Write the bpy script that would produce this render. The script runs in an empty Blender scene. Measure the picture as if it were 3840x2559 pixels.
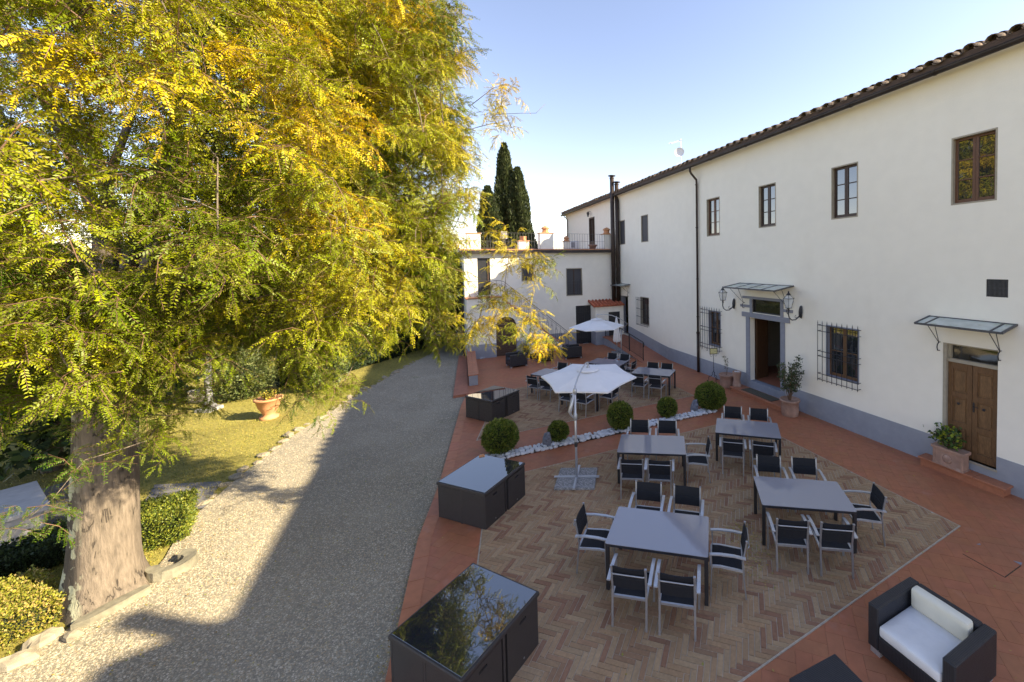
import bpy, math, random
import numpy as np
from mathutils import Vector, Matrix
random.seed(7); rng = np.random.default_rng(7)
SC = bpy.context.scene; COL = SC.collection
R = math.radians

# ---------------------------------------------------------------- camera
FPX, CX, CY = 1521.7, 2328.9, 1039.9          # solved from the table tops and the facade
PITCH, ROLL, CAMZ = R(2.0134), R(-0.998), 5.0
cr, sr, cp, sp = math.cos(ROLL), math.sin(ROLL), math.cos(PITCH), math.sin(PITCH)
FW = Vector((0, cp, -sp)); UP0 = Vector((0, sp, cp)); RT0 = Vector((1, 0, 0))
RT = cr*RT0 + sr*UP0; UP = -sr*RT0 + cr*UP0
cd = bpy.data.cameras.new('camera'); cam = bpy.data.objects.new('camera', cd); COL.objects.link(cam)
m = Matrix((RT, UP, -FW)).transposed().to_4x4(); m.translation = (0, 0, CAMZ); cam.matrix_world = m
cd.sensor_width = 36; cd.sensor_fit = 'HORIZONTAL'; cd.lens = FPX/3840*36
cd.shift_x = .5 - CX/3840; cd.shift_y = (CY - 2559/2)/3840; cd.clip_end = 9000; cd.clip_start = .05
SC.camera = cam

# ---------------------------------------------------------------- light
SUN_AZ, SUN_EL = -10.6, 29.9                   # azimuth from +X, degrees
w = bpy.data.worlds.new('World'); SC.world = w; w.use_nodes = True
nt = w.node_tree; bg = nt.nodes['Background']
sky = nt.nodes.new('ShaderNodeTexSky'); sky.sky_type = 'NISHITA'; sky.sun_disc = False
sky.sun_elevation = R(SUN_EL); sky.sun_rotation = R(90 - SUN_AZ); sky.air_density = 1.0; sky.dust_density = .35; sky.ozone_density = 2.6
tn = nt.nodes.new('ShaderNodeMix'); tn.data_type = 'RGBA'; tn.blend_type = 'MULTIPLY'; tn.inputs[0].default_value = 1; tn.inputs[7].default_value = (1.21, .925, .82, 1)   # the photograph's warm white balance
nt.links.new(sky.outputs[0], tn.inputs[6]); nt.links.new(tn.outputs[2], bg.inputs[0]); bg.inputs[1].default_value = .13
sl = bpy.data.lights.new('sun', 'SUN'); so = bpy.data.objects.new('sun', sl); COL.objects.link(so)
sl.energy = 5; sl.angle = R(.53); sl.color = (1, .84, .58)
a, e_ = R(SUN_AZ), R(SUN_EL)
so.rotation_euler = Vector((math.cos(e_)*math.cos(a), math.cos(e_)*math.sin(a), math.sin(e_))).to_track_quat('Z', 'Y').to_euler()
so.location = (30, -6, 20)
SC.view_settings.view_transform = 'Standard'; SC.view_settings.look = 'None'
SC.view_settings.exposure = 1.66; SC.view_settings.gamma = 1; SC.view_settings.use_curve_mapping = False

# ---------------------------------------------------------------- frames and pixel helpers
WY, WD = .4383, 10.9124
NV = Vector((math.cos(WY), math.sin(WY), 0)); UV = Vector((-NV.y, NV.x, 0))
FROT = WY + math.pi/2; FORG = NV*WD            # facade frame: x = along the wall, y = outward, z = up
def F(s, e, z=0): p = FORG + UV*s - NV*e; return Vector((p.x, p.y, z))
def se(x, y): p = Vector((x, y, 0)); return p.dot(UV), WD - p.dot(NV)
def ray(px, py): return FW + RT*((px-CX)/FPX) - UP*((py-CY)/FPX)
def G(px, py, z=0): d = ray(px, py); t = (z-CAMZ)/d.z; return Vector((d.x*t, d.y*t, z))
def AT(px, py, dist): d = ray(px, py); t = dist/math.hypot(d.x, d.y); return Vector((d.x*t, d.y*t, CAMZ+d.z*t))
def proj(P):
    d = P - np.array([0, 0, CAMZ]); z = d@np.array(FW)
    z = np.where(z < .05, .05, z)
    return np.stack([CX + FPX*(d@np.array(RT))/z, CY - FPX*(d@np.array(UP))/z], -1)

# ---------------------------------------------------------------- materials
MATS = {}
def newmat(name):
    m = bpy.data.materials.new(name); m.use_nodes = True; MATS[name] = m
    return m, m.node_tree, m.node_tree.nodes['Principled BSDF']
def nd(t, typ, **kw):
    n = t.nodes.new(typ)
    for k, v in kw.items(): setattr(n, k, v)
    return n
def mat(name, col, rough=.6, var=0, vscale=6, var2=0, v2scale=.7, bump=0, bscale=60, metal=0, spec=.5, stretch=None, dark=None):
    """plain surface colour with two scales of noise mottling and a fine relief"""
    m, t, b = newmat(name)
    b.inputs['Roughness'].default_value = rough; b.inputs['Metallic'].default_value = metal
    b.inputs['Specular IOR Level'].default_value = spec
    tc = nd(t, 'ShaderNodeTexCoord'); src = tc.outputs['Object']
    if stretch:
        mp = nd(t, 'ShaderNodeMapping'); mp.inputs['Scale'].default_value = stretch; t.links.new(src, mp.inputs[0]); src = mp.outputs[0]
    c = nd(t, 'ShaderNodeRGB'); c.outputs[0].default_value = (*col, 1); out = c.outputs[0]
    for amt, sc, det in ((var, vscale, 6), (var2, v2scale, 3)):
        if amt:
            n = nd(t, 'ShaderNodeTexNoise'); n.inputs['Scale'].default_value = sc; n.inputs['Detail'].default_value = det
            t.links.new(src, n.inputs['Vector'])
            r = nd(t, 'ShaderNodeMapRange'); r.inputs[1].default_value = .3; r.inputs[2].default_value = .7
            r.inputs[3].default_value = 1-amt; r.inputs[4].default_value = 1+amt; t.links.new(n.outputs[0], r.inputs[0])
            x = nd(t, 'ShaderNodeVectorMath', operation='SCALE'); t.links.new(out, x.inputs[0]); t.links.new(r.outputs[0], x.inputs['Scale']); out = x.outputs[0]
    t.links.new(out, b.inputs['Base Color'])
    if bump:
        n = nd(t, 'ShaderNodeTexNoise'); n.inputs['Scale'].default_value = bscale; n.inputs['Detail'].default_value = 4; t.links.new(src, n.inputs['Vector'])
        bp = nd(t, 'ShaderNodeBump'); bp.inputs['Strength'].default_value = bump; bp.inputs['Distance'].default_value = .02
        t.links.new(n.outputs[0], bp.inputs['Height']); t.links.new(bp.outputs[0], b.inputs['Normal'])
    return m
def colmat(name, rough=.7, mul=1, var=.15, vscale=25, bump=.3, bscale=80, trans=0, spec=.4):
    """colour read from the per-piece colour attribute Col"""
    m, t, b = newmat(name)
    at = nd(t, 'ShaderNodeAttribute', attribute_name='Col'); tc = nd(t, 'ShaderNodeTexCoord')
    out = at.outputs['Color']
    if var:
        n = nd(t, 'ShaderNodeTexNoise'); n.inputs['Scale'].default_value = vscale; n.inputs['Detail'].default_value = 5; t.links.new(tc.outputs['Object'], n.inputs['Vector'])
        r = nd(t, 'ShaderNodeMapRange'); r.inputs[1].default_value = .3; r.inputs[2].default_value = .7; r.inputs[3].default_value = 1-var; r.inputs[4].default_value = 1+var
        t.links.new(n.outputs[0], r.inputs[0])
        x = nd(t, 'ShaderNodeVectorMath', operation='SCALE'); t.links.new(out, x.inputs[0]); t.links.new(r.outputs[0], x.inputs['Scale']); out = x.outputs[0]
    t.links.new(out, b.inputs['Base Color']); b.inputs['Roughness'].default_value = rough; b.inputs['Specular IOR Level'].default_value = spec
    if bump:
        n = nd(t, 'ShaderNodeTexNoise'); n.inputs['Scale'].default_value = bscale; t.links.new(tc.outputs['Object'], n.inputs['Vector'])
        bp = nd(t, 'ShaderNodeBump'); bp.inputs['Strength'].default_value = bump; bp.inputs['Distance'].default_value = .01
        t.links.new(n.outputs[0], bp.inputs['Height']); t.links.new(bp.outputs[0], b.inputs['Normal'])
    if trans:
        tr = nd(t, 'ShaderNodeBsdfTranslucent'); t.links.new(out, tr.inputs[0]); mx = nd(t, 'ShaderNodeMixShader'); mx.inputs[0].default_value = trans
        o = t.nodes['Material Output']; t.links.new(b.outputs[0], mx.inputs[1]); t.links.new(tr.outputs[0], mx.inputs[2]); t.links.new(mx.outputs[0], o.inputs[0])
    return m
def weave(name, col, sc=90):
    m, t, b = newmat(name)
    tc = nd(t, 'ShaderNodeTexCoord'); b.inputs['Roughness'].default_value = .42; b.inputs['Specular IOR Level'].default_value = .45
    hs = []
    for ax in (0, 1, 2):
        sx = nd(t, 'ShaderNodeSeparateXYZ'); t.links.new(tc.outputs['Object'], sx.inputs[0])
        ml = nd(t, 'ShaderNodeMath', operation='MULTIPLY'); ml.inputs[1].default_value = sc*3.14159; t.links.new(sx.outputs[ax], ml.inputs[0])
        s = nd(t, 'ShaderNodeMath', operation='SINE'); t.links.new(ml.outputs[0], s.inputs[0]); hs.append(s)
    p = nd(t, 'ShaderNodeMath', operation='ADD'); t.links.new(hs[0].outputs[0], p.inputs[0]); t.links.new(hs[1].outputs[0], p.inputs[1])
    q = nd(t, 'ShaderNodeMath', operation='MULTIPLY'); t.links.new(p.outputs[0], q.inputs[0]); t.links.new(hs[2].outputs[0], q.inputs[1])
    q2 = nd(t, 'ShaderNodeMath', operation='MULTIPLY'); t.links.new(hs[0].outputs[0], q2.inputs[0]); t.links.new(hs[1].outputs[0], q2.inputs[1])
    q3 = nd(t, 'ShaderNodeMath', operation='ADD'); t.links.new(q.outputs[0], q3.inputs[0]); t.links.new(q2.outputs[0], q3.inputs[1])
    rr = nd(t, 'ShaderNodeMapRange'); rr.inputs[1].default_value = -1.2; rr.inputs[2].default_value = 1.2; rr.inputs[3].default_value = .55; rr.inputs[4].default_value = 1.5
    t.links.new(q3.outputs[0], rr.inputs[0])
    n = nd(t, 'ShaderNodeTexNoise'); n.inputs['Scale'].default_value = 9; t.links.new(tc.outputs['Object'], n.inputs['Vector'])
    mm = nd(t, 'ShaderNodeMath', operation='MULTIPLY_ADD'); mm.inputs[1].default_value = .5; t.links.new(n.outputs[0], mm.inputs[0]); t.links.new(rr.outputs[0], mm.inputs[2])
    x = nd(t, 'ShaderNodeVectorMath', operation='SCALE'); x.inputs[0].default_value = col; t.links.new(mm.outputs[0], x.inputs['Scale'])
    t.links.new(x.outputs[0], b.inputs['Base Color'])
    bp = nd(t, 'ShaderNodeBump'); bp.inputs['Strength'].default_value = .6; bp.inputs['Distance'].default_value = .002
    t.links.new(q3.outputs[0], bp.inputs['Height']); t.links.new(bp.outputs[0], b.inputs['Normal'])
    return m
def glossy(name, col, rough, ior=1.5, wav=0):
    m, t, b = newmat(name); b.inputs['Base Color'].default_value = (*col, 1); b.inputs['Roughness'].default_value = rough; b.inputs['IOR'].default_value = ior
    if wav:
        tc = nd(t, 'ShaderNodeTexCoord'); n = nd(t, 'ShaderNodeTexNoise'); n.inputs['Scale'].default_value = 2.5; t.links.new(tc.outputs['Object'], n.inputs['Vector'])
        bp = nd(t, 'ShaderNodeBump'); bp.inputs['Strength'].default_value = wav; bp.inputs['Distance'].default_value = .01
        t.links.new(n.outputs[0], bp.inputs['Height']); t.links.new(bp.outputs[0], b.inputs['Normal'])
    return m

# warm weather staining of the plaster, low on the wall and in runs
def stain(m, col, sc, lo, hi, amt):
    t = m.node_tree; b = t.nodes['Principled BSDF']; src = b.inputs['Base Color'].links[0].from_socket
    tc = nd(t, 'ShaderNodeTexCoord'); mp = nd(t, 'ShaderNodeMapping'); mp.inputs['Scale'].default_value = sc; t.links.new(tc.outputs['Object'], mp.inputs[0])
    n = nd(t, 'ShaderNodeTexNoise'); n.inputs['Scale'].default_value = 1; n.inputs['Detail'].default_value = 6; t.links.new(mp.outputs[0], n.inputs['Vector'])
    r = nd(t, 'ShaderNodeMapRange'); r.inputs[1].default_value = lo; r.inputs[2].default_value = hi; r.inputs[4].default_value = amt; t.links.new(n.outputs[0], r.inputs[0])
    mx = nd(t, 'ShaderNodeMix', data_type='RGBA'); t.links.new(r.outputs[0], mx.inputs[0]); t.links.new(src, mx.inputs[6]); mx.inputs[7].default_value = (*col, 1)
    t.links.new(mx.outputs[2], b.inputs['Base Color'])
plaster = mat('plaster', (.87, .83, .735), .9, .02, 3, .02, .35, .12, 35)
plaster2 = mat('plaster_annex', (.86, .83, .75), .9, .03, 3, .04, .4, .12, 35)
stain(plaster, (.70, .64, .53), (.9, .9, .35), .58, .85, .4); stain(plaster2, (.6, .57, .5), (1.2, 1.2, .4), .58, .8, .4)
plinthm = mat('slate_blue_paint', (.30, .315, .36), .85, .05, 5, .12, .6, .15, 40); stain(plinthm, (.37, .37, .40), (1.5, 1.5, 2.5), .56, .72, .6)
trimgrey = mat('grey_stone_trim', (.25, .265, .32), .8, .06, 8, .05, 1, .1, 50)
stonetrim = mat('sandstone_frame', (.36, .32, .25), .8, .1, 8, 0, 1, .15, 40)
cotto = mat('terracotta', (.37, .145, .085), .62, .12, 9, .14, .6, .15, 60)
cottostep = mat('terracotta_step', (.40, .155, .08), .55, .1, 12, .1, 1.2, .12, 60)
cottopot = mat('terracotta_pot', (.38, .235, .175), .8, .12, 9, .18, 2.5, .2, 50); stain(cottopot, (.58, .5, .43), (4, 4, 3), .58, .75, .6)
cottowarm = mat('orange_terracotta', (.55, .27, .13), .75, .12, 6, .1, 1.5, .15, 40)
joint = mat('mortar', (.50, .44, .36), .9, .15, 10, .15, 1.2, .2, 80)
tilejoint = mat('tile_joint', (.29, .13, .08), .9, .2, 10, .2, .8)
brickm = colmat('brick', .8, var=.13, vscale=30, bump=.35, bscale=120)
tilem = colmat('paving_tile', .55, var=.1, vscale=7, bump=.12, bscale=90, spec=.35)
stain(tilem, (.29, .12, .07), (.8, .8, .8), .52, .72, .55); stain(tilem, (.45, .25, .19), (2.3, 2.3, 2.3), .64, .78, .5)
stain(brickm, (.22, .16, .11), (1.1, 1.1, 1.1), .55, .75, .4)
iron = mat('wrought_iron', (.035, .036, .042), .5, .2, 20, metal=.3)
ironrust = mat('weathered_iron', (.10, .10, .105), .6, .2, 20, metal=.3)
gutterm = mat('dark_copper', (.045, .037, .036), .45, .3, 3, metal=.5)
pipebrown = mat('brown_metal', (.05, .036, .03), .5, .25, 5, metal=.4)
eavewood = mat('eave_wood', (.075, .045, .03), .8, .4, 9, stretch=(1, 6, 6))
rooftile = mat('old_roof_tile', (.27, .19, .13), .85, .4, 8, .25, 1.5, .4, 25); stain(rooftile, (.05, .045, .04), (6, 6, 6), .44, .58, .9)
newtile = mat('new_roof_tile', (.42, .12, .06), .75, .2, 8, .1, 1.5, .3, 25)
woodbrown = mat('brown_window_wood', (.13, .06, .032), .5, .25, 10, stretch=(8, 8, 1.2))
wooddark = mat('dark_window_wood', (.06, .035, .026), .5, .25, 10, stretch=(8, 8, 1.2))
oak = mat('oiled_oak', (.145, .075, .033), .5, .35, 12, .15, 1.5, .15, 30, stretch=(7, 7, .8))
oakin = mat('oiled_oak_panel', (.175, .095, .042), .5, .35, 14, .15, 1.5, .15, 30, stretch=(7, 7, .8))
walnut = mat('dark_plank_wood', (.075, .042, .026), .65, .3, 10, stretch=(1, 1, 9))
blackdoor = mat('black_painted_door', (.018, .019, .024), .45, .2, 8)
glass = glossy('window_glass', (.02, .024, .03), .015, 2.3, .06)
darkglass = glossy('dark_glass', (.02, .018, .014), .04, 1.9, .15)
screenm = mat('insect_screen', (.055, .055, .065), .6, .15, 60)
tableglass = glossy('grey_table_glass', (.30, .295, .33), .05, 1.8)
tintglass = glossy('tinted_table_glass', (.02, .023, .03), .012, 3.1, .05)
frost = mat('mossy_glass', (.62, .66, .60), .25, .05, 5, .12, 2.5); frost.node_tree.nodes['Principled BSDF'].inputs['Alpha'].default_value = .8; stain(frost, (.30, .33, .14), (3, 3, 3), .56, .72, .8)
alu = mat('brushed_aluminium', (.40, .40, .42), .38, .06, 20, metal=.7)
aluwhite = mat('pale_aluminium', (.52, .53, .56), .35, .04, 20, metal=.55)
charc = mat('charcoal_metal', (.022, .022, .026), .45, .1, 20)
textil = mat('black_textilene', (.014, .015, .020), .75, .15, 150, bump=.3, bscale=600, spec=.3)
rattan = weave('dark_rattan', (.034, .030, .030), 150)
rattan2 = weave('black_rattan', (.020, .020, .024), 130)
cushw = mat('white_cushion', (.76, .75, .75), .9, .03, 7, .03, 2, .5, 7); cushc = mat('cream_cushion', (.76, .72, .60), .9, .03, 7, .03, 2, .35, 6)
cushd = mat('dark_cushion', (.03, .032, .042), .9, .1, 8, bump=.3, bscale=9)
canvas = mat('white_canvas', (.82, .81, .82), .85, .02, 4, .02, 1, .15, 9)
granite, gt, gb = newmat('granite'); n = nd(gt, 'ShaderNodeTexVoronoi'); n.inputs['Scale'].default_value = 55; tc = nd(gt, 'ShaderNodeTexCoord'); gt.links.new(tc.outputs['Object'], n.inputs['Vector'])
rp = nd(gt, 'ShaderNodeValToRGB'); rp.color_ramp.elements[0].color = (.12, .12, .13, 1); rp.color_ramp.elements[1].color = (.42, .41, .40, 1)
sx = nd(gt, 'ShaderNodeSeparateColor'); gt.links.new(n.outputs['Color'], sx.inputs[0]); gt.links.new(sx.outputs[0], rp.inputs[0]); gt.links.new(rp.outputs[0], gb.inputs['Base Color']); gb.inputs['Roughness'].default_value = .7
pebw = mat('white_pebble', (.66, .66, .68), .55, .06, 9, .1, 3, .2, 20); rockg = mat('grey_rock', (.17, .175, .21), .8, .25, 9, .3, 25, .6, 14)
rocky = mat('tan_rock', (.30, .26, .185), .85, .25, 6, .2, 2, .7, 9); slabm = mat('mossy_slab', (.20, .185, .135), .85, .25, 9, .2, 2, .5, 18)
soil = mat('dark_soil', (.045, .035, .026), .95, .3, 20)
bark, bt, bb = newmat('bark')
tc = nd(bt, 'ShaderNodeTexCoord'); mp = nd(bt, 'ShaderNodeMapping'); mp.inputs['Scale'].default_value = (11, 11, 1.9); bt.links.new(tc.outputs['Object'], mp.inputs[0])
nz = nd(bt, 'ShaderNodeTexNoise'); nz.inputs['Scale'].default_value = 1.5; nz.inputs['Detail'].default_value = 5; bt.links.new(mp.outputs[0], nz.inputs['Vector'])
mv = nd(bt, 'ShaderNodeMix', data_type='VECTOR'); mv.inputs[0].default_value = .35; bt.links.new(mp.outputs[0], mv.inputs[4]); bt.links.new(nz.outputs['Color'], mv.inputs[5])
n1 = nd(bt, 'ShaderNodeTexNoise'); n1.inputs['Scale'].default_value = .75; n1.inputs['Detail'].default_value = 3; n1.inputs['Distortion'].default_value = .5; bt.links.new(mp.outputs[0], n1.inputs['Vector'])
sb1 = nd(bt, 'ShaderNodeMath', operation='SUBTRACT'); sb1.inputs[1].default_value = .5; bt.links.new(n1.outputs[0], sb1.inputs[0]); ab1 = nd(bt, 'ShaderNodeMath', operation='ABSOLUTE'); bt.links.new(sb1.outputs[0], ab1.inputs[0])
nm = nd(bt, 'ShaderNodeTexNoise'); nm.inputs['Scale'].default_value = 4.5; nm.inputs['Detail'].default_value = 3; bt.links.new(tc.outputs['Object'], nm.inputs['Vector'])
mk = nd(bt, 'ShaderNodeMapRange'); mk.inputs[1].default_value = .42; mk.inputs[2].default_value = .58; mk.inputs[3].default_value = .08; mk.inputs[4].default_value = 0; bt.links.new(nm.outputs[0], mk.inputs[0])
ad_ = nd(bt, 'ShaderNodeMath', operation='ADD'); bt.links.new(ab1.outputs[0], ad_.inputs[0]); bt.links.new(mk.outputs[0], ad_.inputs[1])
rp = nd(bt, 'ShaderNodeValToRGB'); els = rp.color_ramp.elements; els[0].position = .004; els[0].color = (.05, .04, .032, 1); els[1].position = .026; els[1].color = (.145, .118, .09, 1)
x = els.new(.12); x.color = (.185, .15, .116, 1); bt.links.new(ad_.outputs[0], rp.inputs[0])
nf_ = nd(bt, 'ShaderNodeTexNoise'); nf_.inputs['Scale'].default_value = 2.2; nf_.inputs['Detail'].default_value = 9; nf_.inputs['Roughness'].default_value = .65; bt.links.new(mp.outputs[0], nf_.inputs['Vector'])
mr_ = nd(bt, 'ShaderNodeMapRange'); mr_.inputs[1].default_value = .3; mr_.inputs[2].default_value = .7; mr_.inputs[3].default_value = .62; mr_.inputs[4].default_value = 1.3; bt.links.new(nf_.outputs[0], mr_.inputs[0])
sc_ = nd(bt, 'ShaderNodeVectorMath', operation='SCALE'); bt.links.new(rp.outputs[0], sc_.inputs[0]); bt.links.new(mr_.outputs[0], sc_.inputs['Scale']); rp = sc_
n2 = nd(bt, 'ShaderNodeTexNoise'); n2.inputs['Scale'].default_value = 5.5; n2.inputs['Detail'].default_value = 7; bt.links.new(tc.outputs['Object'], n2.inputs['Vector'])
r2 = nd(bt, 'ShaderNodeMapRange'); r2.inputs[1].default_value = .53; r2.inputs[2].default_value = .56; bt.links.new(n2.outputs[0], r2.inputs[0])
nx = nd(bt, 'ShaderNodeVectorMath', operation='DOT_PRODUCT'); nx.inputs[1].default_value = (.75, .66, 0); bt.links.new(tc.outputs['Object'], nx.inputs[0])     # one flank: bark mixed darker, with pale lichen patches
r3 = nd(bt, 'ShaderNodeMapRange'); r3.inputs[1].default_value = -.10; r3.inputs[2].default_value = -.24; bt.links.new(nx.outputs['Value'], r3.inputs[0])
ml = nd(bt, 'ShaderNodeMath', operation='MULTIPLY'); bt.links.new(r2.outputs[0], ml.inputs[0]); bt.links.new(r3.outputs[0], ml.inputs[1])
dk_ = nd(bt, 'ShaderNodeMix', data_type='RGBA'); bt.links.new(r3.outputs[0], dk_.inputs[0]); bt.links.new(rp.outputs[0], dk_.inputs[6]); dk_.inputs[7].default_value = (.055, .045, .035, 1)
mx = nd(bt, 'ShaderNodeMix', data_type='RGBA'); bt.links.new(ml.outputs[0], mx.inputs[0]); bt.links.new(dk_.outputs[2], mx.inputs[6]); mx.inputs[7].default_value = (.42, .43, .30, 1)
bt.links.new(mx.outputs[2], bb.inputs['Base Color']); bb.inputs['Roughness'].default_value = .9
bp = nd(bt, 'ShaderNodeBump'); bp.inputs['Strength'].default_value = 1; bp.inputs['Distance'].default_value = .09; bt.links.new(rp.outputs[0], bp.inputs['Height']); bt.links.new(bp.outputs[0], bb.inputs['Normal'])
twig = mat('twig', (.15, .085, .05), .8, .3, 9)
leafm = colmat('leaf', .5, var=0, bump=0, trans=.26, spec=.35)
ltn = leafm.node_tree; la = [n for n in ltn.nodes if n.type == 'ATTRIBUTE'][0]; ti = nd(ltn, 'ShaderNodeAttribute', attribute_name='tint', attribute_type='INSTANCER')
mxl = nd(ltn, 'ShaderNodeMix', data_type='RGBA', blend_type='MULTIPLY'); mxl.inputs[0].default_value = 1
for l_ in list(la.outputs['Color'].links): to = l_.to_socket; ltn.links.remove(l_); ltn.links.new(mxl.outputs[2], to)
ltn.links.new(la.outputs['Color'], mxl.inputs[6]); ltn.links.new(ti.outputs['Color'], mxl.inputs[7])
leafd = colmat('shrub_leaf', .5, var=0, bump=0, trans=.2, spec=.35)
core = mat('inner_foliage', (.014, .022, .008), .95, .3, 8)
stonecol = colmat('gravel_stone', .8, var=0, bump=0)
gravelg = mat('gravel_ground', (.29, .26, .195), .95, .30, 60, .14, .8, .8, 110); stain(gravelg, (.20, .17, .11), (.35, .35, .35), .5, .7, .6); stain(gravelg, (.14, .17, .05), (1.1, 1.1, 1.1), .64, .74, .5)
grassg = mat('lawn_ground', (.24, .21, .045), .95, .3, 12, .25, .5, .6, 60)
hillm = mat('far_hill', (.10, .13, .12), .95, .4, .02, .3, .005)
whitem = mat('white_plastic', (.7, .7, .7), .5); bluegrey = mat('grey_plastic', (.3, .3, .32), .6)
paper = mat('cream_paper', (.62, .58, .30), .6); inkm = mat('ink', (.03, .03, .03), .8); goldm = mat('gold_frame', (.10, .085, .04), .5, metal=.4)
matm = mat('door_mat', (.10, .085, .06), .95, .3, 40, bump=.4, bscale=200)
innerw = mat('inner_wall', (.30, .27, .22), .9, .1, 2)
creamblock = mat('cream_stone', (.60, .53, .40), .8, .1, 8)
cream = mat('curtain', (.55, .45, .25), .9)

# ---------------------------------------------------------------- mesh helpers
class MB:
    def __init__(s): s.v = []; s.f = []; s.c = []; s.col = None
    def add(s, vs, fs):
        o = len(s.v); s.v += [tuple(v) for v in vs]; s.f += [tuple(o+i for i in f) for f in fs]
        if s.col is not None: s.c += [s.col]*len(vs)
        return s
    def box(s, x0, x1, y0, y1, z0, z1):
        return s.add([(x, y, z) for z in (z0, z1) for y in (y0, y1) for x in (x0, x1)],
                     [(0, 2, 3, 1), (4, 5, 7, 6), (0, 1, 5, 4), (2, 6, 7, 3), (0, 4, 6, 2), (1, 3, 7, 5)])
    def cbox(s, x0, x1, y0, y1, z0, z1, c=.004):
        """box with chamfered edges"""
        xs, ys, zs = (x0, x1), (y0, y1), (z0, z1); V = []; idx = {}
        for i in (0, 1):
            for j in (0, 1):
                for k in (0, 1):
                    sx, sy, sz = (1, -1)[i]*c, (1, -1)[j]*c, (1, -1)[k]*c
                    for ax in range(3):
                        p = [xs[i]+sx, ys[j]+sy, zs[k]+sz]; p[ax] -= (sx, sy, sz)[ax]
                        idx[i, j, k, ax] = len(V); V.append(tuple(p))
        Fc = []
        for ax in range(3):
            for sd in (0, 1):
                q = []
                for (a_, b_) in ((0, 0), (1, 0), (1, 1), (0, 1)):
                    t = [0, 0, 0]; t[ax] = sd; t[(ax+1) % 3] = a_; t[(ax+2) % 3] = b_; q.append(idx[(*t, ax)])
                Fc.append(q if sd else q[::-1])
        for ax in range(3):
            b1, b2 = (ax+1) % 3, (ax+2) % 3
            for u_ in (0, 1):
                for v_ in (0, 1):
                    t0 = [0, 0, 0]; t0[b1] = u_; t0[b2] = v_; t1 = list(t0); t1[ax] = 1
                    q = [idx[(*t0, b1)], idx[(*t1, b1)], idx[(*t1, b2)], idx[(*t0, b2)]]
                    Fc.append(q if u_ == v_ else q[::-1])
        for i in (0, 1):
            for j in (0, 1):
                for k in (0, 1): 
                    q = [idx[i, j, k, 0], idx[i, j, k, 1], idx[i, j, k, 2]]; Fc.append(q if (i+j+k) % 2 else q[::-1])
        return s.add(V, Fc)
    def bar(s, a, b, w, h, up=(0, 0, 1)):
        a = Vector(a); b = Vector(b); d = (b-a).normalized(); u = Vector(up)
        if abs(d.dot(u)) > .99: u = Vector((0, 1, 0))
        x = d.cross(u).normalized(); y = x.cross(d)
        vs = [p + x*sx*w/2 + y*sy*h/2 for p in (a, b) for sx, sy in ((-1, -1), (1, -1), (1, 1), (-1, 1))]
        return s.add(vs, [(3, 2, 1, 0), (4, 5, 6, 7), (0, 1, 5, 4), (1, 2, 6, 5), (2, 3, 7, 6), (3, 0, 4, 7)])
    def path(s, pts, w, h, up=(0, 0, 1)):
        for a, b in zip(pts[:-1], pts[1:]): s.bar(a, b, w, h, up)
        return s
    def tube(s, pts, r, n=6, cap=True):
        pts = [Vector(p) for p in pts]; rs = r if isinstance(r, (list, tuple)) else [r]*len(pts)
        prev = None; V = []; Fc = []
        for i, p in enumerate(pts):
            d = (pts[min(i+1, len(pts)-1)] - pts[max(i-1, 0)])
            d = d.normalized() if d.length > 1e-9 else Vector((0, 0, 1))
            if prev is None: prev = d.orthogonal().normalized()
            x = (prev - d*prev.dot(d)); x = x.normalized() if x.length > 1e-6 else d.orthogonal().normalized(); prev = x; y = d.cross(x)
            V += [p + (x*math.cos(2*math.pi*k/n) + y*math.sin(2*math.pi*k/n))*rs[i] for k in range(n)]
        for i in range(len(pts)-1):
            for k in range(n): Fc.append((i*n+k, i*n+(k+1) % n, (i+1)*n+(k+1) % n, (i+1)*n+k))
        if cap: Fc.append(tuple(range(n))[::-1]); Fc.append(tuple((len(pts)-1)*n+k for k in range(n)))
        return s.add(V, Fc)
    def lathe(s, prof, n=24, c=(0, 0), cap=True):
        V = [(c[0]+r*math.cos(2*math.pi*k/n), c[1]+r*math.sin(2*math.pi*k/n), z) for r, z in prof for k in range(n)]
        Fc = [(i*n+k, i*n+(k+1) % n, (i+1)*n+(k+1) % n, (i+1)*n+k) for i in range(len(prof)-1) for k in range(n)]
        if cap: Fc += [tuple(range(n))[::-1], tuple((len(prof)-1)*n+k for k in range(n))]
        return s.add(V, Fc)
    def prism(s, poly, z0, z1, axis=2):
        n = len(poly)
        def P(a, b, c): return (a, b, c) if axis == 2 else ((a, c, b) if axis == 1 else (c, a, b))
        V = [P(a, b, z0) for a, b in poly] + [P(a, b, z1) for a, b in poly]
        Fc = [tuple(range(n))[::-1], tuple(range(n, 2*n))] + [(i, (i+1) % n, n+(i+1) % n, n+i) for i in range(n)]
        if axis == 1: Fc = [f[::-1] for f in Fc]
        return s.add(V, Fc)
    def quad(s, *p): return s.add(p, [tuple(range(len(p)))])
    def blob(s, c, rx, ry, rz, seed=0, amp=.2, nu=8, nv=5, flat=0):
        r_ = random.Random(seed); V = []; ph = [r_.uniform(0, 6.3) for _ in range(6)]
        for j in range(nv+1):
            th = math.pi*j/nv
            for i in range(nu):
                a_ = 2*math.pi*i/nu
                k = 1 + amp*(math.sin(2*a_+ph[0])*.4 + math.sin(3*a_+ph[1]+2*th)*.3 + math.sin(a_*1+ph[2]+3*th)*.3) + r_.uniform(-amp, amp)*.35
                if j in (0, nv): k = 1
                z = math.cos(th)*k
                if flat: z = max(z, -flat)
                V.append((c[0]+rx*math.sin(th)*math.cos(a_)*k, c[1]+ry*math.sin(th)*math.sin(a_)*k, c[2]+rz*z))
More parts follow.
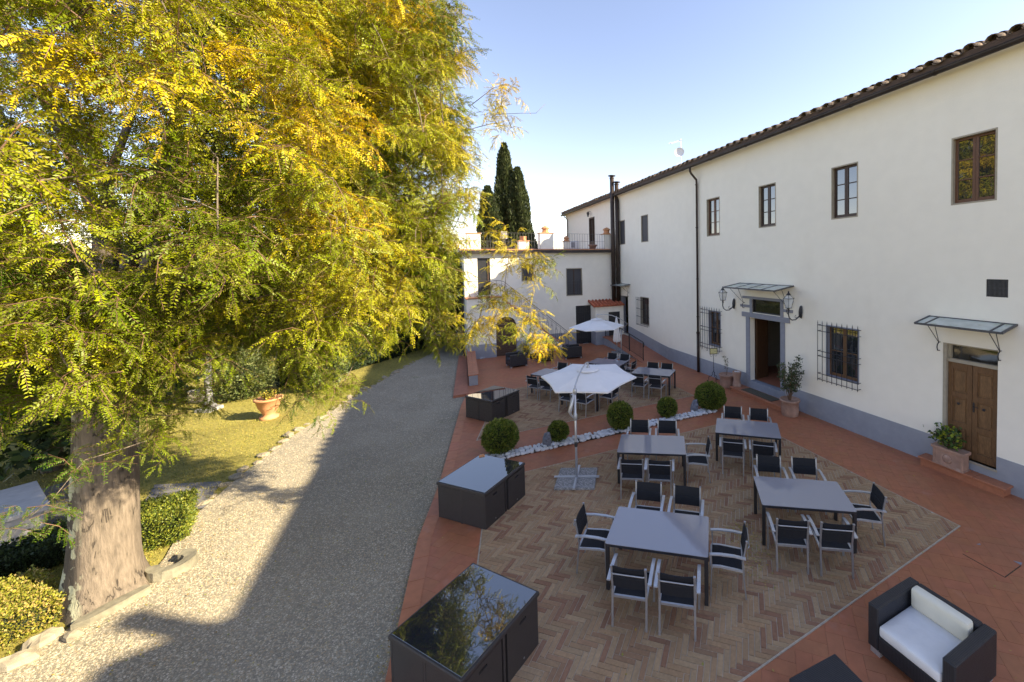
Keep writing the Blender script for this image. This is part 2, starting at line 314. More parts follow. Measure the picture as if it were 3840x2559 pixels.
        Fc = [(j*nu+i, (j+1)*nu+i, (j+1)*nu+(i+1) % nu, j*nu+(i+1) % nu) for j in range(nv) for i in range(nu)]
        return s.add(V, Fc)
    def mesh(s, name, m, smooth=False):
        me = bpy.data.meshes.new(name); me.from_pydata(s.v, [], s.f); me.validate(clean_customdata=False)
        if m: me.materials.append(m)
        if s.c and len(s.c) == len(me.vertices):
            at = me.color_attributes.new('Col', 'FLOAT_COLOR', 'POINT')
            at.data.foreach_set('color', np.array([(*c, 1) for c in s.c], 'f').ravel())
        if smooth: me.polygons.foreach_set('use_smooth', [True]*len(me.polygons))
        me.update(); return me
    def build(s, name, m, parent=None, smooth=False, loc=(0, 0, 0), rz=0, kind=None):
        return link(name, s.mesh(name, m, smooth), parent, loc, rz, kind)
def link(name, me, parent=None, loc=(0, 0, 0), rz=0, kind=None):
    o = bpy.data.objects.new(name, me); COL.objects.link(o); o.parent = parent; o.location = loc; o.rotation_euler = (0, 0, rz)
    if kind: o['kind'] = kind
    return o
def thing(name, label, cat, loc=(0, 0, 0), rz=0, group=None):
    o = bpy.data.objects.new(name, None); COL.objects.link(o); o.location = loc; o.rotation_euler = (0, 0, rz); o.empty_display_size = .2
    return tag(o, label, cat, group)
def tag(o, label, cat, group=None):
    o['label'] = label; o['category'] = cat
    if group: o['group'] = group
    return o
def fthing(name, label, cat, s=0, e=0, z=0, group=None): return thing(name, label, cat, F(s, e, z), FROT, group)
KIDS = {}
def dup(root, loc, rz, label, group=None):
    r = root.copy(); COL.objects.link(r); r.location = loc; r.rotation_euler = (0, 0, rz); r['label'] = label
    if group: r['group'] = group
    if root.name not in KIDS: KIDS[root.name] = [(c, list(c.children)) for c in root.children]
    for ch, gs in KIDS[root.name]:
        c = ch.copy(); COL.objects.link(c); c.parent = r
        for g in gs: d = g.copy(); COL.objects.link(d); d.parent = c
    return r
def sheet(name, pts, z, m, kind='structure', parent=None, thick=0):
    b = MB()
    if thick: b.prism([(p[0], p[1]) for p in pts], z-thick, z)
    else: b.quad(*[(p[0], p[1], z) for p in pts])
    o = b.build(name, m, parent); 
    if kind: o['kind'] = kind
    return o
def quads(name, P, D, W, C, m, parent=None, kind=None):
    """diamond leaves from arrays: base point, length vector, half-width vector, colour"""
    N = len(P); V = np.empty((N, 4, 3), 'f'); V[:, 0] = P; V[:, 1] = P + D*.45 + W; V[:, 2] = P + D; V[:, 3] = P + D*.45 - W
    me = bpy.data.meshes.new(name); me.vertices.add(N*4); me.vertices.foreach_set('co', V.ravel())
    me.loops.add(N*4); me.loops.foreach_set('vertex_index', np.arange(N*4, dtype='i')); me.polygons.add(N)
    me.polygons.foreach_set('loop_start', np.arange(0, N*4, 4, dtype='i'))
    me.update(calc_edges=True)
    at = me.color_attributes.new('Col', 'FLOAT_COLOR', 'POINT'); cc = np.ones((N, 4, 4), 'f'); cc[:, :, :3] = C[:, None, :]
    at.data.foreach_set('color', cc.ravel()); me.materials.append(m)
    return link(name, me, parent, kind=kind)
def unit(a): return a/np.maximum(np.linalg.norm(a, axis=-1, keepdims=True), 1e-9)
def jitter(col, n, amt=.25, hue=.12):
    c = np.array(col)[None]*(1+rng.uniform(-amt, amt, (n, 1)))*(1+rng.uniform(-hue, hue, (n, 3))); return np.clip(c, 0, 1)

# ================================================================ GROUND
ZG = -.07                                        # gravel level
sheet('ground', [(-4000, -4000), (4000, -4000), (4000, 4000), (-4000, 4000)], -.10, grassg)
edge = [(-9.6, -12), (-9.0, 0), (-8.35, 4.4), (-8.05, 5.4), (-7.75, 6.2), (-8.15, 7.0), (-8.8, 7.9), (-9.5, 9.96), (-10.1, 12.5), (-10.45, 15), (-10.7, 17.6), (-10.95, 20), (-11.1, 23), (-11.4, 27), (-12.2, 34)]
sheet('gravel_drive', [(12, -12)] + [(-8, 34)][:0] + [(p[0], p[1]) for p in []] + edge[::1] + [(-6, 36), (6, 30)], ZG, gravelg)
terr = [(-1.1, -1.0), (-2.93, 4.72), (-3.81, 7.27), (-4.27, 9.19), (-5.83, 14.45), (-6.15, 15.95), (-8.44, 22.0)]
tpoly = terr + [tuple(F(22.7, 9.3)[:2]), tuple(F(25, 9.3)[:2]), tuple(F(25, -.05)[:2]), tuple(F(-2.5, -.05)[:2])]
sheet('terrace_base', tpoly, -.012, tilejoint, thick=.1)

def clip(poly, cl):
    """convex clip of poly by convex cl (counter-clockwise)"""
    out = poly
    for i in range(len(cl)):
        a, b = cl[i], cl[(i+1) % len(cl)]; inp = out; out = []
        if not inp: return []
        f = lambda p: (b[0]-a[0])*(p[1]-a[1]) - (b[1]-a[1])*(p[0]-a[0])
        for j in range(len(inp)):
            p, q = inp[j], inp[(j+1) % len(inp)]; fp, fq = f(p), f(q)
            if fp >= 0: out.append(p)
            if (fp >= 0) != (fq >= 0): t = fp/(fp-fq); out.append((p[0]+t*(q[0]-p[0]), p[1]+t*(q[1]-p[1])))
    return out
def area(p): return .5*sum(p[i][0]*p[(i+1) % len(p)][1]-p[(i+1) % len(p)][0]*p[i][1] for i in range(len(p)))
def inside(pt, poly):
    x, y = pt; c = False
    for i in range(len(poly)):
        (x1, y1), (x2, y2) = poly[i], poly[i-1]
        if (y1 > y) != (y2 > y) and x < (x2-x1)*(y-y1)/(y2-y1)+x1: c = not c
    return c
def herring(cx, cy, ang, L, n, gap, ext):
    W = L/n; ca, sa = math.cos(ang), math.sin(ang); out = []; T = int(ext/W)+n
    for k in range(-int(ext/L)-2, int(ext/L)+3):
        for t in range(-T, T):
            for hv in (0, 1):
                x0, y0 = (t+k*n)*W, (t-k*n)*W
                r = (x0, x0+L, y0, y0+W) if hv == 0 else (x0-W, x0, y0, y0+L)
                if abs((r[0]+r[1])/2) > ext or abs((r[2]+r[3])/2) > ext: continue
                g = gap/2; q = [(r[0]+g, r[2]+g), (r[1]-g, r[2]+g), (r[1]-g, r[3]-g), (r[0]+g, r[3]-g)]
                out.append([(cx+x*ca-y*sa, cy+x*sa+y*ca) for x, y in q])
    return out
f1 = [(-1.88, 4.3), (0.35, 4.1), (6.21, 7.37), (3.8, 12.71), (-3.16, 9.22)]
f2 = [(-4.2, 11.42), (2.63, 14.98), (2.0, 16.3), (-.5, 17.9), (-1.6, 17.75), (-4.9, 15.9)]
def inset(poly, d):
    out = []; n = len(poly)
    for i in range(n):
        a, b, c = Vector(poly[i-1]), Vector(poly[i]), Vector(poly[(i+1) % n])
        d1 = (b-a).normalized(); d2 = (c-b).normalized(); n1 = Vector((-d1.y, d1.x)); n2 = Vector((-d2.y, d2.x)); k = n1+n2; k = k/k.dot(n1)
        out.append(tuple(b+k*d))
    return out
def dist_sort(L): L.sort(key=lambda q: (sum(p[0] for p in q)/len(q))**2 + (sum(p[1] for p in q)/len(q))**2)
def brickcol():
    t = random.random()
    if t < .13: c = (.265, .15, .098)
    elif t < .30: c = (.30, .19, .12)
    elif t < .7: c = (.345, .235, .145)
    else: c = (.365, .265, .17)
    k = random.uniform(.9, 1.1); return (c[0]*k*1.07, c[1]*k, c[2]*k*.9)
def prism_col(b, q, z0, z1, c): b.col = c; b.prism(q, z0, z1)
bricks = []
for fld, nm in ((f1, 'near'), (f2, 'far')):
    sheet('herringbone_bed', fld, .006, joint, thick=.02)
    cx_, cy_ = sum(p[0] for p in fld)/len(fld), sum(p[1] for p in fld)/len(fld); ins = inset(fld, .012)
    for q in herring(cx_, cy_, R(-17), .30, 4, .0085, 6.4):
        c = clip(q, ins)
        if len(c) > 2 and area(c) > .0006: bricks.append(c)
dist_sort(bricks)
paving = MB(); bp_ = None
bed = bpy.data.objects['herringbone_bed']
bp_ = MB()
for i, q in enumerate(bricks):
    z = .012 + random.uniform(-.0022, .0022)
    if i < 300:
        b = MB(); b.col = brickcol(); b.prism(q, .004, z); b.build('brick', brickm, bed)
    else: bp_.col = brickcol(); bp_.prism(q, .004, z)
bp_.build('brick_course', brickm, bed, kind='stuff')
# pale edging line of the brick fields
for fld in (f1, f2):
    b = MB(); n = len(fld); ins = inset(fld, -.013)
    for i in range(n): b.prism([fld[i], ins[i], ins[(i+1) % n], fld[(i+1) % n]][::-1] if area([fld[i], ins[i], ins[(i+1) % n], fld[(i+1) % n]]) < 0 else [fld[i], ins[i], ins[(i+1) % n], fld[(i+1) % n]], -.008, .0085)
    b.build('edge_joint', mat('pale_joint', (.42, .36, .29), .9, .2, 20) if 'pale_joint' not in MATS else MATS['pale_joint'], bed)
# terracotta paving tiles
tb = bpy.data.objects['terrace_base']; tiles = []
pin = tpoly
inn1, inn2 = inset(f1, .25), inset(f2, .25)
for q in herring(0, 12, R(70), .40, 2, .003, 17):
    c = (sum(p[0] for p in q)/4, sum(p[1] for p in q)/4)
    if c[1] < 2.6: continue
    if all(inside(p, pin) for p in q) and not inside(c, inn1) and not inside(c, inn2): tiles.append((q, 1))
    elif any(inside(p, pin) for p in q) and not inside(c, inn1) and not inside(c, inn2):
        # cut at the wall and at the gravel edge
        cc = clip(q, [tuple(F(-3, .0)[:2]), tuple(F(23.8, .0)[:2]), tuple(F(23.8, 40)[:2]), tuple(F(-3, 40)[:2])])
        best = None
        for a_, b_ in zip(terr[:-1], terr[1:]):
            A_, B_, P_c = Vector(a_), Vector(b_), Vector(c); f_ = max(0, min(1, (P_c-A_).dot(B_-A_)/(B_-A_).length_squared)); d_ = (A_.lerp(B_, f_)-P_c).length
            if best is None or d_ < best[0]: best = (d_, a_, b_)
        if best[0] < .6 and len(cc) > 2:
            _, a_, b_ = best; n_ = Vector((b_[1]-a_[1], -(b_[0]-a_[0]))).normalized(); t_ = Vector((b_[0]-a_[0], b_[1]-a_[1])).normalized()*5
            cc = clip(cc, [(b_[0]+t_.x, b_[1]+t_.y), (a_[0]-t_.x, a_[1]-t_.y), (a_[0]-t_.x+n_[0]*60, a_[1]-t_.y+n_[1]*60), (b_[0]+t_.x+n_[0]*60, b_[1]+t_.y+n_[1]*60)])
        if len(cc) > 2 and area(cc) > .003: tiles.append((cc, 0))
tiles = [t[0] for t in tiles]; dist_sort(tiles)
tc_ = lambda: tuple(v*random.uniform(.96, 1.04) for v in (.40, .155, .078))
tm = MB()
for i, q in enumerate(tiles):
    z = random.uniform(-.0008, .0008)
    if i < 300: b = MB(); b.col = tc_(); b.prism(q, -.01, z); b.build('paving_tile', tilem, tb)
    else: tm.col = tc_(); tm.prism(q, -.01, z)
tm.build('paving_tiles', tilem, tb, kind='stuff')
# raised kerb course on the gravel side
kb = MB(); L = 0
for a_, b_ in zip(terr[:5], terr[1:6]):
    a_, b_ = Vector(a_), Vector(b_); d = (b_-a_); n = int(d.length/.5); d /= max(n, 1); o = Vector((d.y, -d.x)).normalized()*.24
    for k in range(n):
        p, q = a_+d*(k+.008), a_+d*(k+.992)
        b = MB(); b.col = tuple(v*1.1 for v in tc_()); b.prism([tuple(p), tuple(p+o), tuple(q+o), tuple(q)], -.1, .006); b.build('kerb_tile', tilem, tb)

# pale gravel stones
def pebbles(name, N, poly, size, z, cols, parent=None, dens=None):
    P = []
    xs = [p[0] for p in poly]; ys = [p[1] for p in poly]
    while len(P) < N:
        x = random.uniform(min(xs), max(xs)); y = random.uniform(min(ys), max(ys))
        if dens and random.random() > dens(x, y): continue
        if inside((x, y), poly): P.append((x, y))
    P = np.array(P); n = len(P)
    base = np.array([(1, 0, 0), (0, 1, 0), (-1, 0, 0), (0, -1, 0), (0, 0, .7)], 'f')
    sc = rng.uniform(.6, 1.4, (n, 3))*size; sc[:, 2] *= .8; an = rng.uniform(0, 6.3, n)
    V = base[None]*sc[:, None]; ca, sa = np.cos(an)[:, None], np.sin(an)[:, None]
    X = V[..., 0]*ca - V[..., 1]*sa + P[:, 0:1]; Y = V[..., 0]*sa + V[..., 1]*ca + P[:, 1:2]; Z = V[..., 2] + z
    V = np.stack([X, Y, Z], -1).reshape(-1, 3)
    f = np.array([(0, 1, 4), (1, 2, 4), (2, 3, 4), (3, 0, 4)]); Fc = (f[None]+5*np.arange(n)[:, None, None]).reshape(-1, 3)
    me = bpy.data.meshes.new(name); me.vertices.add(len(V)); me.vertices.foreach_set('co', V.ravel().astype('f'))
    me.loops.add(Fc.size); me.loops.foreach_set('vertex_index', Fc.ravel().astype('i')); me.polygons.add(len(Fc)); me.polygons.foreach_set('loop_start', np.arange(0, Fc.size, 3, dtype='i')); me.update(calc_edges=True)
    cl = np.array(cols)[rng.integers(0, len(cols), n)]*rng.uniform(.75, 1.2, (n, 1)); cc = np.ones((n, 5, 4), 'f'); cc[:, :, :3] = cl[:, None]
    at = me.color_attributes.new('Col', 'FLOAT_COLOR', 'POINT'); at.data.foreach_set('color', cc.ravel()); me.materials.append(stonecol)
    return link(name, me, parent, kind='stuff')
gp = [(-.5, 1), (-2.9, 4.75), (-3.78, 7.3), (-4.25, 9.2), (-5.8, 14.5), (-6.4, 15.9), (-8.6, 21.5), (-11, 23)] + edge[2:12][::-1]
gp = gp[1:] 
pebbles('gravel', 90000, gp, .013, ZG, [(.46, .40, .29), (.40, .35, .25), (.34, .30, .22), (.52, .46, .35), (.38, .30, .19), (.28, .25, .19)], dens=lambda x, y: min(1, 60/(x*x+y*y)+.12))

# ---------------------------------------------------------------- hills
hb = MB(); nx_, ny_ = 60, 8
for j in range(ny_):
    d = 500*(1.5**j)
    for i in range(nx_):
        a_ = R(60+130*i/(nx_-1)); h = 0 if j == 0 else (math.sin(a_*9+j*1.7)*.35+math.sin(a_*23+j)*.2+.6)*d*.022*(j/4)
        hb.v.append((d*math.cos(a_), d*math.sin(a_), -1 if j == 0 else h-1))
hb.f = [(j*nx_+i, j*nx_+i+1, (j+1)*nx_+i+1, (j+1)*nx_+i) for j in range(ny_-2) for i in range(nx_-1)]
hb.build('hills', hillm, kind='structure', smooth=True)

# ================================================================ VILLA
villa = fthing('villa', 'long white two-storey villa with tiled eaves and a slate-blue painted base', 'building')
def wallgrid(mb, s0, s1, z0, z1, holes, e=0., rv=.22, axis=0):
    """wall face in the plane y=e with rectangular openings and their reveals"""
    S = sorted({s0, s1, *[h[0] for h in holes], *[h[1] for h in holes]}); Z = sorted({z0, z1, *[h[2] for h in holes], *[h[3] for h in holes]})
    P = (lambda s, e_, z: (s, e_, z)) if axis == 0 else (lambda s, e_, z: (e_, s, z))
    for a, b in zip(S[:-1], S[1:]):
        for c, d in zip(Z[:-1], Z[1:]):
            ms, mz = (a+b)/2, (c+d)/2
            if any(h[0] < ms < h[1] and h[2] < mz < h[3] for h in holes): continue
            mb.quad(P(a, e, c), P(a, e, d), P(b, e, d), P(b, e, c))
    for a, b, c, d in [h[:4] for h in holes]:
        i = e-rv if axis == 0 else e+rv
        mb.quad(P(a, e, c), P(a, e, d), P(a, i, d), P(a, i, c)); mb.quad(P(b, e, c), P(b, i, c), P(b, i, d), P(b, e, d))
        mb.quad(P(a, e, d), P(b, e, d), P(b, i, d), P(a, i, d)); mb.quad(P(a, e, c), P(a, i, c), P(b, i, c), P(b, e, c))
WA, WB, WC, WDn = (4.44, 5.28, 6.19, 7.72), (7.53, 8.37, 6.18, 7.72), (10.52, 11.34, 6.18, 7.70), (13.54, 14.42, 6.07, 7.68)
WE, WF = (19.65, 20.47, 6.14, 7.65), (22.58, 23.40, 6.14, 7.65)
WG_, WH = (7.48, 8.55, 1.42, 3.0), (13.53, 14.37, 1.37, 2.87)
WI = (19.68, 20.70, 1.45, 3.04)
DR, DC, DT = (4.38, 5.40, .40, 2.99), (10.32, 11.81, .30, 2.85), (10.32, 11.68, 3.06, 3.56)
DF = (22.32, 23.38, .55, 2.93); VT = (4.23, 4.60, 4.13, 4.51); DU = (27.65, 28.75, 5.95, 8.40)
w = MB(); wallgrid(w, -16, 34.2, -.1, 8.622, [WA, WB, WC, WDn, WE, WF, WG_, WH, WI, DR, DC, DT, DF, VT, DU])
# curved plaster cove under the eaves
pr = [(0, 8.75), (.01, 8.9), (.05, 9.03), (.12, 9.13), (.24, 9.2)]
pr = [(.26*(1-math.cos(math.pi/2*k/12)), 8.62+.585*math.sin(math.pi/2*k/12)) for k in range(13)]
cv = MB()
for e0, z0 in pr: cv.v += [(-16, e0, z0), (34.2, e0, z0)]
cv.f = [(2*k, 2*k+2, 2*k+3, 2*k+1) for k in range(12)]; cv.build('eaves_cove', plaster, villa, True)
w.quad((34.2, 0, -.1), (34.2, 0, 9.2), (34.2, -10, 9.2), (34.2, -10, -.1)); w.quad((-16, 0, -.1), (-16, -10, -.1), (-16, -10, 9.2), (-16, 0, 9.2))
w.quad((-16, -10, -.1), (34.2, -10, -.1), (34.2, -10, 9.2), (-16, -10, 9.2))
w.build('wall', plaster, villa)
# painted plinth, proud of the plaster, interrupted at the doors
prof = [(-16, .66), (3.9, .69), (9.2, .70), (15.1, .64), (17.66, .63), (18.3, .68), (22.0, 1.10), (23.8, 1.16)]
def ztop(s):
    for (a, za), (b, zb) in zip(prof[:-1], prof[1:]):
        if a <= s <= b: return za+(zb-za)*(s-a)/(b-a)
for i, (a, b) in enumerate(((-16, 4.377), (5.403, 10.13), (12.01, 22.317), (23.383, 23.8))):
    pts = [(a, -.1), (b, -.1), (b, ztop(b))] + [p for p in prof[::-1] if a < p[0] < b] + [(a, ztop(a))]
    MB().prism(pts, -.05, .014, axis=1).build('plinth', plinthm, villa)
MB().box(4.379, 5.401, -.04, .013, .19, .348).build('plinth', plinthm, villa)
# roof
rf = MB(); rf.quad((-16, .33, 9.33), (34.6, .33, 9.33), (34.6, -5, 11.0), (-16, -5, 11.0)); rf.quad((-16, -10.3, 9.33), (-16, -5, 11.0), (34.6, -5, 11.0), (34.6, -10.3, 9.33))
rf.quad((34.2, .3, 9.2), (34.2, -10, 9.2), (34.2, -5, 10.95))
roof = rf.build('roof', rooftile, villa)
b = MB(); b.box(-16, 34.6, -.1, .30, 9.203, 9.235); b.build('soffit_board', eavewood, roof)
b = MB(); b.box(-16, 34.6, .27, .37, 9.237, 9.40); b.build('fascia', eavewood, roof)
def tile_mesh(L=.46, r0=.125, r1=.10, up=True, t=.014):
    b = MB(); n = 6
    for y, r in ((0, r0), (-L, r1)):
        for rr in (r, r-t):
            for k in range(n+1):
                a_ = math.pi*k/n; b.v.append((rr*math.cos(a_)*(1+.04*math.sin(7*a_)), y, (rr*math.sin(a_)*.95 if up else -rr*math.sin(a_)*.6) + (-y)*.313))
    m_ = n+1
    for k in range(n):
        b.f += [(k, k+1, 2*m_+k+1, 2*m_+k), (m_+k+1, m_+k, 3*m_+k, 3*m_+k+1), (k+1, k, m_+k, m_+k+1)]
    return b.mesh('tile', rooftile, True)
t_up, t_dn = tile_mesh(), tile_mesh(up=False)
far_t = MB(); s = -15.9; i = 0; TL = []
while s < 34.5: TL.append(s); s += .39*random.uniform(.97, 1.03)
TL.sort(key=lambda s: abs(s-5) if s > 3.0 else 100+abs(s))
def tile_at(s, e, z, roll, me): 
    o = link('tile', me, roof, (s, e, z)); o.rotation_euler = (random.uniform(-.03, .03), roll, random.uniform(-.05, .05)); return o
for k, s in enumerate(TL):
    if s < 3.0 or s > 34.5: continue
    jz = random.uniform(-.012, .018)
    tile_at(s, .40+random.uniform(-.035, .03), 9.40+jz, random.uniform(-.06, .06), t_up)
    if s < 24: tile_at(s+.195, .40+random.uniform(-.02, .02), 9.43, 0, t_dn)
def bake(mesh_b, me, loc, rx=0):
    o = len(mesh_b.v); mesh_b.v += [(v.co.x+loc[0], v.co.y+loc[1], v.co.z+loc[2]) for v in me.vertices]; mesh_b.f += [tuple(o+i for i in p.vertices) for p in me.polygons]
rt = MB()
for s in TL:
    for r_ in range(1, 4 if s > 3 else 1): bake(rt, t_up, (s+random.uniform(-.01, .01), .42-.36*r_, 9.415+.36*.313*r_+random.uniform(-.01, .02)))
rt.build('upper_tiles', rooftile, roof, kind='stuff', smooth=True)
# gutter
gt_ = MB(); n = 8; pr = [(.37+.078*math.cos(math.pi+math.pi*k/n), 9.24+.085*math.sin(math.pi+math.pi*k/n)) for k in range(n+1)]
for (e0, z0), (e1, z1) in zip(pr[:-1], pr[1:]): gt_.quad((-16, e0, z0), (34.7, e0, z0), (34.7, e1, z1), (-16, e1, z1)); gt_.quad((-16, e1, z1-.004), (34.7, e1, z1-.004), (34.7, e0, z0-.004), (-16, e0, z0-.004))
gt_.tube([(-16, .449, 9.245), (34.7, .449, 9.245)], .010, 6)
gu = gt_.build('gutter', gutterm, villa)
for s in np.arange(3.4, 34.6, 2.05):
    b = MB(); pr2 = [(.37+.088*math.cos(math.pi+math.pi*k/n), 9.24+.095*math.sin(math.pi+math.pi*k/n)) for k in range(n+1)]
    b.path([(s, p[0], p[1]) for p in pr2], .05, .008, (0, 0, 1)); b.build('gutter_bracket', gutterm, gu)
# downpipe
b = MB(); b.tube([(15.1, .37, 9.17), (15.1, .37, 9.0), (15.1, .30, 8.9), (14.98, .12, 8.62), (15.02, .08, 8.45), (15.04, .08, 1.75)], .048, 10); b.tube([(15.04, .08, 1.8), (15.04, .08, -.0)], .06, 10); b.tube([(15.04, .08, 1.75), (15.04, .08, 1.83)], .075, 10)
dp = b.build('downpipe', pipebrown, villa, True)
for z in (8.4, 6.5, 4.2, 2.5): MB().tube([(15.04, .08, z), (15.04, .08, z+.03)], .062, 10).build('pipe_clamp', pipebrown, dp)
b = MB(); b.tube([(33.9, .37, 9.17), (33.9, .34, 9.05), (33.9, .12, 8.9), (33.9, .08, 8.7), (33.9, .08, 5.95)], .045, 8); b.build('downpipe', pipebrown, villa, True)

def window(par, h, wood, framem, panes=(2, 3), e=-.12, gl=None, axis=0, sill=True, warm=False):
    a, b_, c, d = h; o = MB()
    # lining frame then two sashes with panes
    t = .035
    fr = MB(); fr.box(a, a+t, -.2, .004, c, d); fr.box(b_-t, b_, -.2, .004, c, d); fr.box(a+t, b_-t, -.2, .004, d-t, d); fr.box(a+t, b_-t, -.2, .006, c, c+t)
    win = fr.build('window', framem, par)
    a2, b2, c2, d2 = a+t, b_-t, c+t, d-t; mid = (a2+b2)/2; st = .055
    for (x0, x1) in ((a2, mid-.002), (mid+.002, b2)):
        s_ = MB(); s_.cbox(x0, x0+st, e-.03, e+.03, c2, d2); s_.cbox(x1-st, x1, e-.03, e+.03, c2, d2); s_.cbox(x0+st, x1-st, e-.03, e+.03, c2, c2+st+.03); s_.cbox(x0+st, x1-st, e-.03, e+.03, d2-st, d2)
        nz = panes[1]; zz = np.linspace(c2+st+.03, d2-st, nz+1)
        for z in zz[1:-1]: s_.cbox(x0+st, x1-st, e-.02, e+.022, z-.014, z+.014, .003)
        s_.build('sash', wood, win)
        for z0, z1 in zip(zz[:-1], zz[1:]):
            g_ = MB(); g_.box(x0+st-.005, x1-st+.005, e-.004, e+.004, z0+.008, z1-.008); g_.build('pane', gl or glass, win)
    MB().box(a, b_, -.25, -.21, c, d).build('dark_room', MATS['black_painted_door'], win)
    return win
for i, h in enumerate((WA, WB, WC, WDn)):
    window(villa, h, (woodbrown, wooddark, wooddark, woodbrown)[i], stonetrim)
for h in (WE, WF):
    a, b_, c, d = h; fr = MB(); t = .04
    fr.box(a, a+t, -.15, .01, c, d); fr.box(b_-t, b_, -.15, .01, c, d); fr.box(a+t, b_-t, -.15, .01, d-t, d); fr.box(a+t, b_-t, -.15, .012, c, c+t)
    win = fr.build('window', stonetrim, villa, False); MB().box(a+t, b_-t, -.06, -.05, c+t, d-t).build('insect_screen', screenm, win)
window(villa, WG_, oak, trimgrey, (2, 2), e=-.16); window(villa, WH, oak, trimgrey, (2, 2), e=-.16)
window(villa, WI, wooddark, stonetrim, (2, 2), e=-.16)
# window grilles
def spike(b, s, e, z):
    b.add([(s-.016, e, z+.05), (s, e-.016, z+.05), (s+.016, e, z+.05), (s, e+.016, z+.05), (s, e, z+.15), (s, e, z)], [(0, 1, 4), (1, 2, 4), (2, 3, 4), (3, 0, 4), (1, 0, 5), (2, 1, 5), (3, 2, 5), (0, 3, 5)])
def grille(a, b_, c, d, n, rows, off=.14, spikes=True, scroll=False, wd=.013):
    g0 = MB()
    for z in rows:
        g0.bar((a-.015, off, z), (b_+.015, off, z), .012, .018)
        for x in (a, b_): g0.tube([(x, off, z), (x, off*.4, z+.004), (x, .0, z)], .009, 5)
    if scroll:
        for k in range(4):
            x = a+.1+(b_-a-.2)*k/3; g0.tube([(x+.05*math.cos(t), off, c+.02-.05+.05*math.sin(t)) for t in np.linspace(0, 5.5, 9)], .007, 5)
    gr = g0.build('window_grille', iron, villa)
    for k in range(n):
        x = a+(b_-a)*k/(n-1); b = MB(); b.bar((x, off, c), (x, off, d-.06), wd, wd)
        if spikes: spike(b, x, off, d-.14)
        b.build('grille_bar', iron, gr)
    return gr
grille(7.43, 8.73, 1.25, 3.13, 9, (1.30, 1.48, 2.02, 2.18, 2.80, 2.98))
grille(13.46, 14.78, 1.20, 3.05, 9, (1.25, 1.40, 2.0, 2.15, 2.75, 2.9), scroll=True)
grille(19.66, 20.98, 1.40, 3.05, 9, (1.42, 1.9, 2.35, 2.85), scroll=False)
# vent
fr = MB(); a, b_, c, d = VT; fr.box(a, b_, -.2, -.1, c, d)
v_ = fr.build('vent', blackdoor, villa)
for k in range(17): x = a+.012+(b_-a-.024)*k/16; MB().box(x-.005, x+.005, -.02, .002, c, d).build('slat', ironrust, v_)
MB().box(a+.02, b_-.02, -.03, -.022, (c+d)/2-.01, (c+d)/2+.01).build('cross_bar', ironrust, v_)
# right-hand double door
a, b_, c, d = DR
fr = MB(); fr.box(b_-.07, b_, -.2, .012, c, d); fr.box(a, b_-.072, -.12, -.03, 2.56, 2.64); fr.box(b_-.13, b_-.072, -.17, -.07, 2.642, d); fr.box(a, b_-.132, -.17, -.07, d-.04, d); fr.box(a-.02, b_, -.2, .03, c-.05, c)
drame = fr.build('door_frame', stonetrim, villa); MB().box(a, b_-.132, -.14, -.13, 2.642, d-.041).build('transom_pane', darkglass, drame)
MB().box(a, b_, -.35, -.34, c, d).build('dark_room', blackdoor, drame)
def panel_leaf(par, x0, x1, z0, z1, y, mm=oak, pm=oakin, knob=None, rows=((.08, .30), (.36, .62), (.68, .93))):
    L = MB(); st = .10*(x1-x0)/.5; H = z1-z0
    zs = [z0] + [z0+H*v for r in rows for v in r] + [z1]
    L.cbox(x0, x0+st, y-.045, y, z0, z1); L.cbox(x1-st, x1, y-.045, y, z0, z1)
    for k in range(0, len(zs), 2): L.cbox(x0+st, x1-st, y-.045, y, zs[k], zs[k+1])
    lf = L.build('door_leaf', mm, par)
    for r in rows:
        za, zb = z0+H*r[0], z0+H*r[1]; P_ = MB(); P_.box(x0+st, x1-st, y-.04, y-.028, za, zb); P_.cbox(x0+st+.03, x1-st-.03, y-.028, y-.016, za+.03, zb-.03, .01); P_.build('panel', pm, lf)
    if knob is not None: MB().lathe([(.012, -.0), (.012, .03), (.028, .04), (.03, .055), (.015, .068)], 10).build('knob', iron, lf).matrix_local = Matrix.Translation((knob[0], y, knob[1])) @ Matrix.Rotation(-math.pi/2, 4, 'X')
    return lf
m_ = (a+b_-.07)/2
panel_leaf(villa, a+.004, m_-.004, c+.01, 2.555, -.06, knob=((a+m_)/2, 1.62)); panel_leaf(villa, m_+.004, b_-.075, c+.01, 2.555, -.06, knob=((m_+b_-.07)/2, 1.62))
b = MB(); b.box(m_-.05, m_-.02, -.058, -.048, 1.5, 1.72); b.tube([(m_-.035, -.045, 1.63), (m_-.035, -.01, 1.63), (m_-.14, -.01, 1.63)], .008, 6); b.build('door_handle', iron, villa)
# main entrance: painted surround
st = MB()
e1 = .035
st.prism([(11.84, -.0), (12.01, 0), (12.01, 2.86), (12.20, 2.86), (12.20, 3.02), (9.92, 3.06), (9.92, 2.88), (10.13, 2.88), (10.13, 0), (10.32, 0), (10.32, 2.86), (11.84, 2.86)], -.05, e1, axis=1)
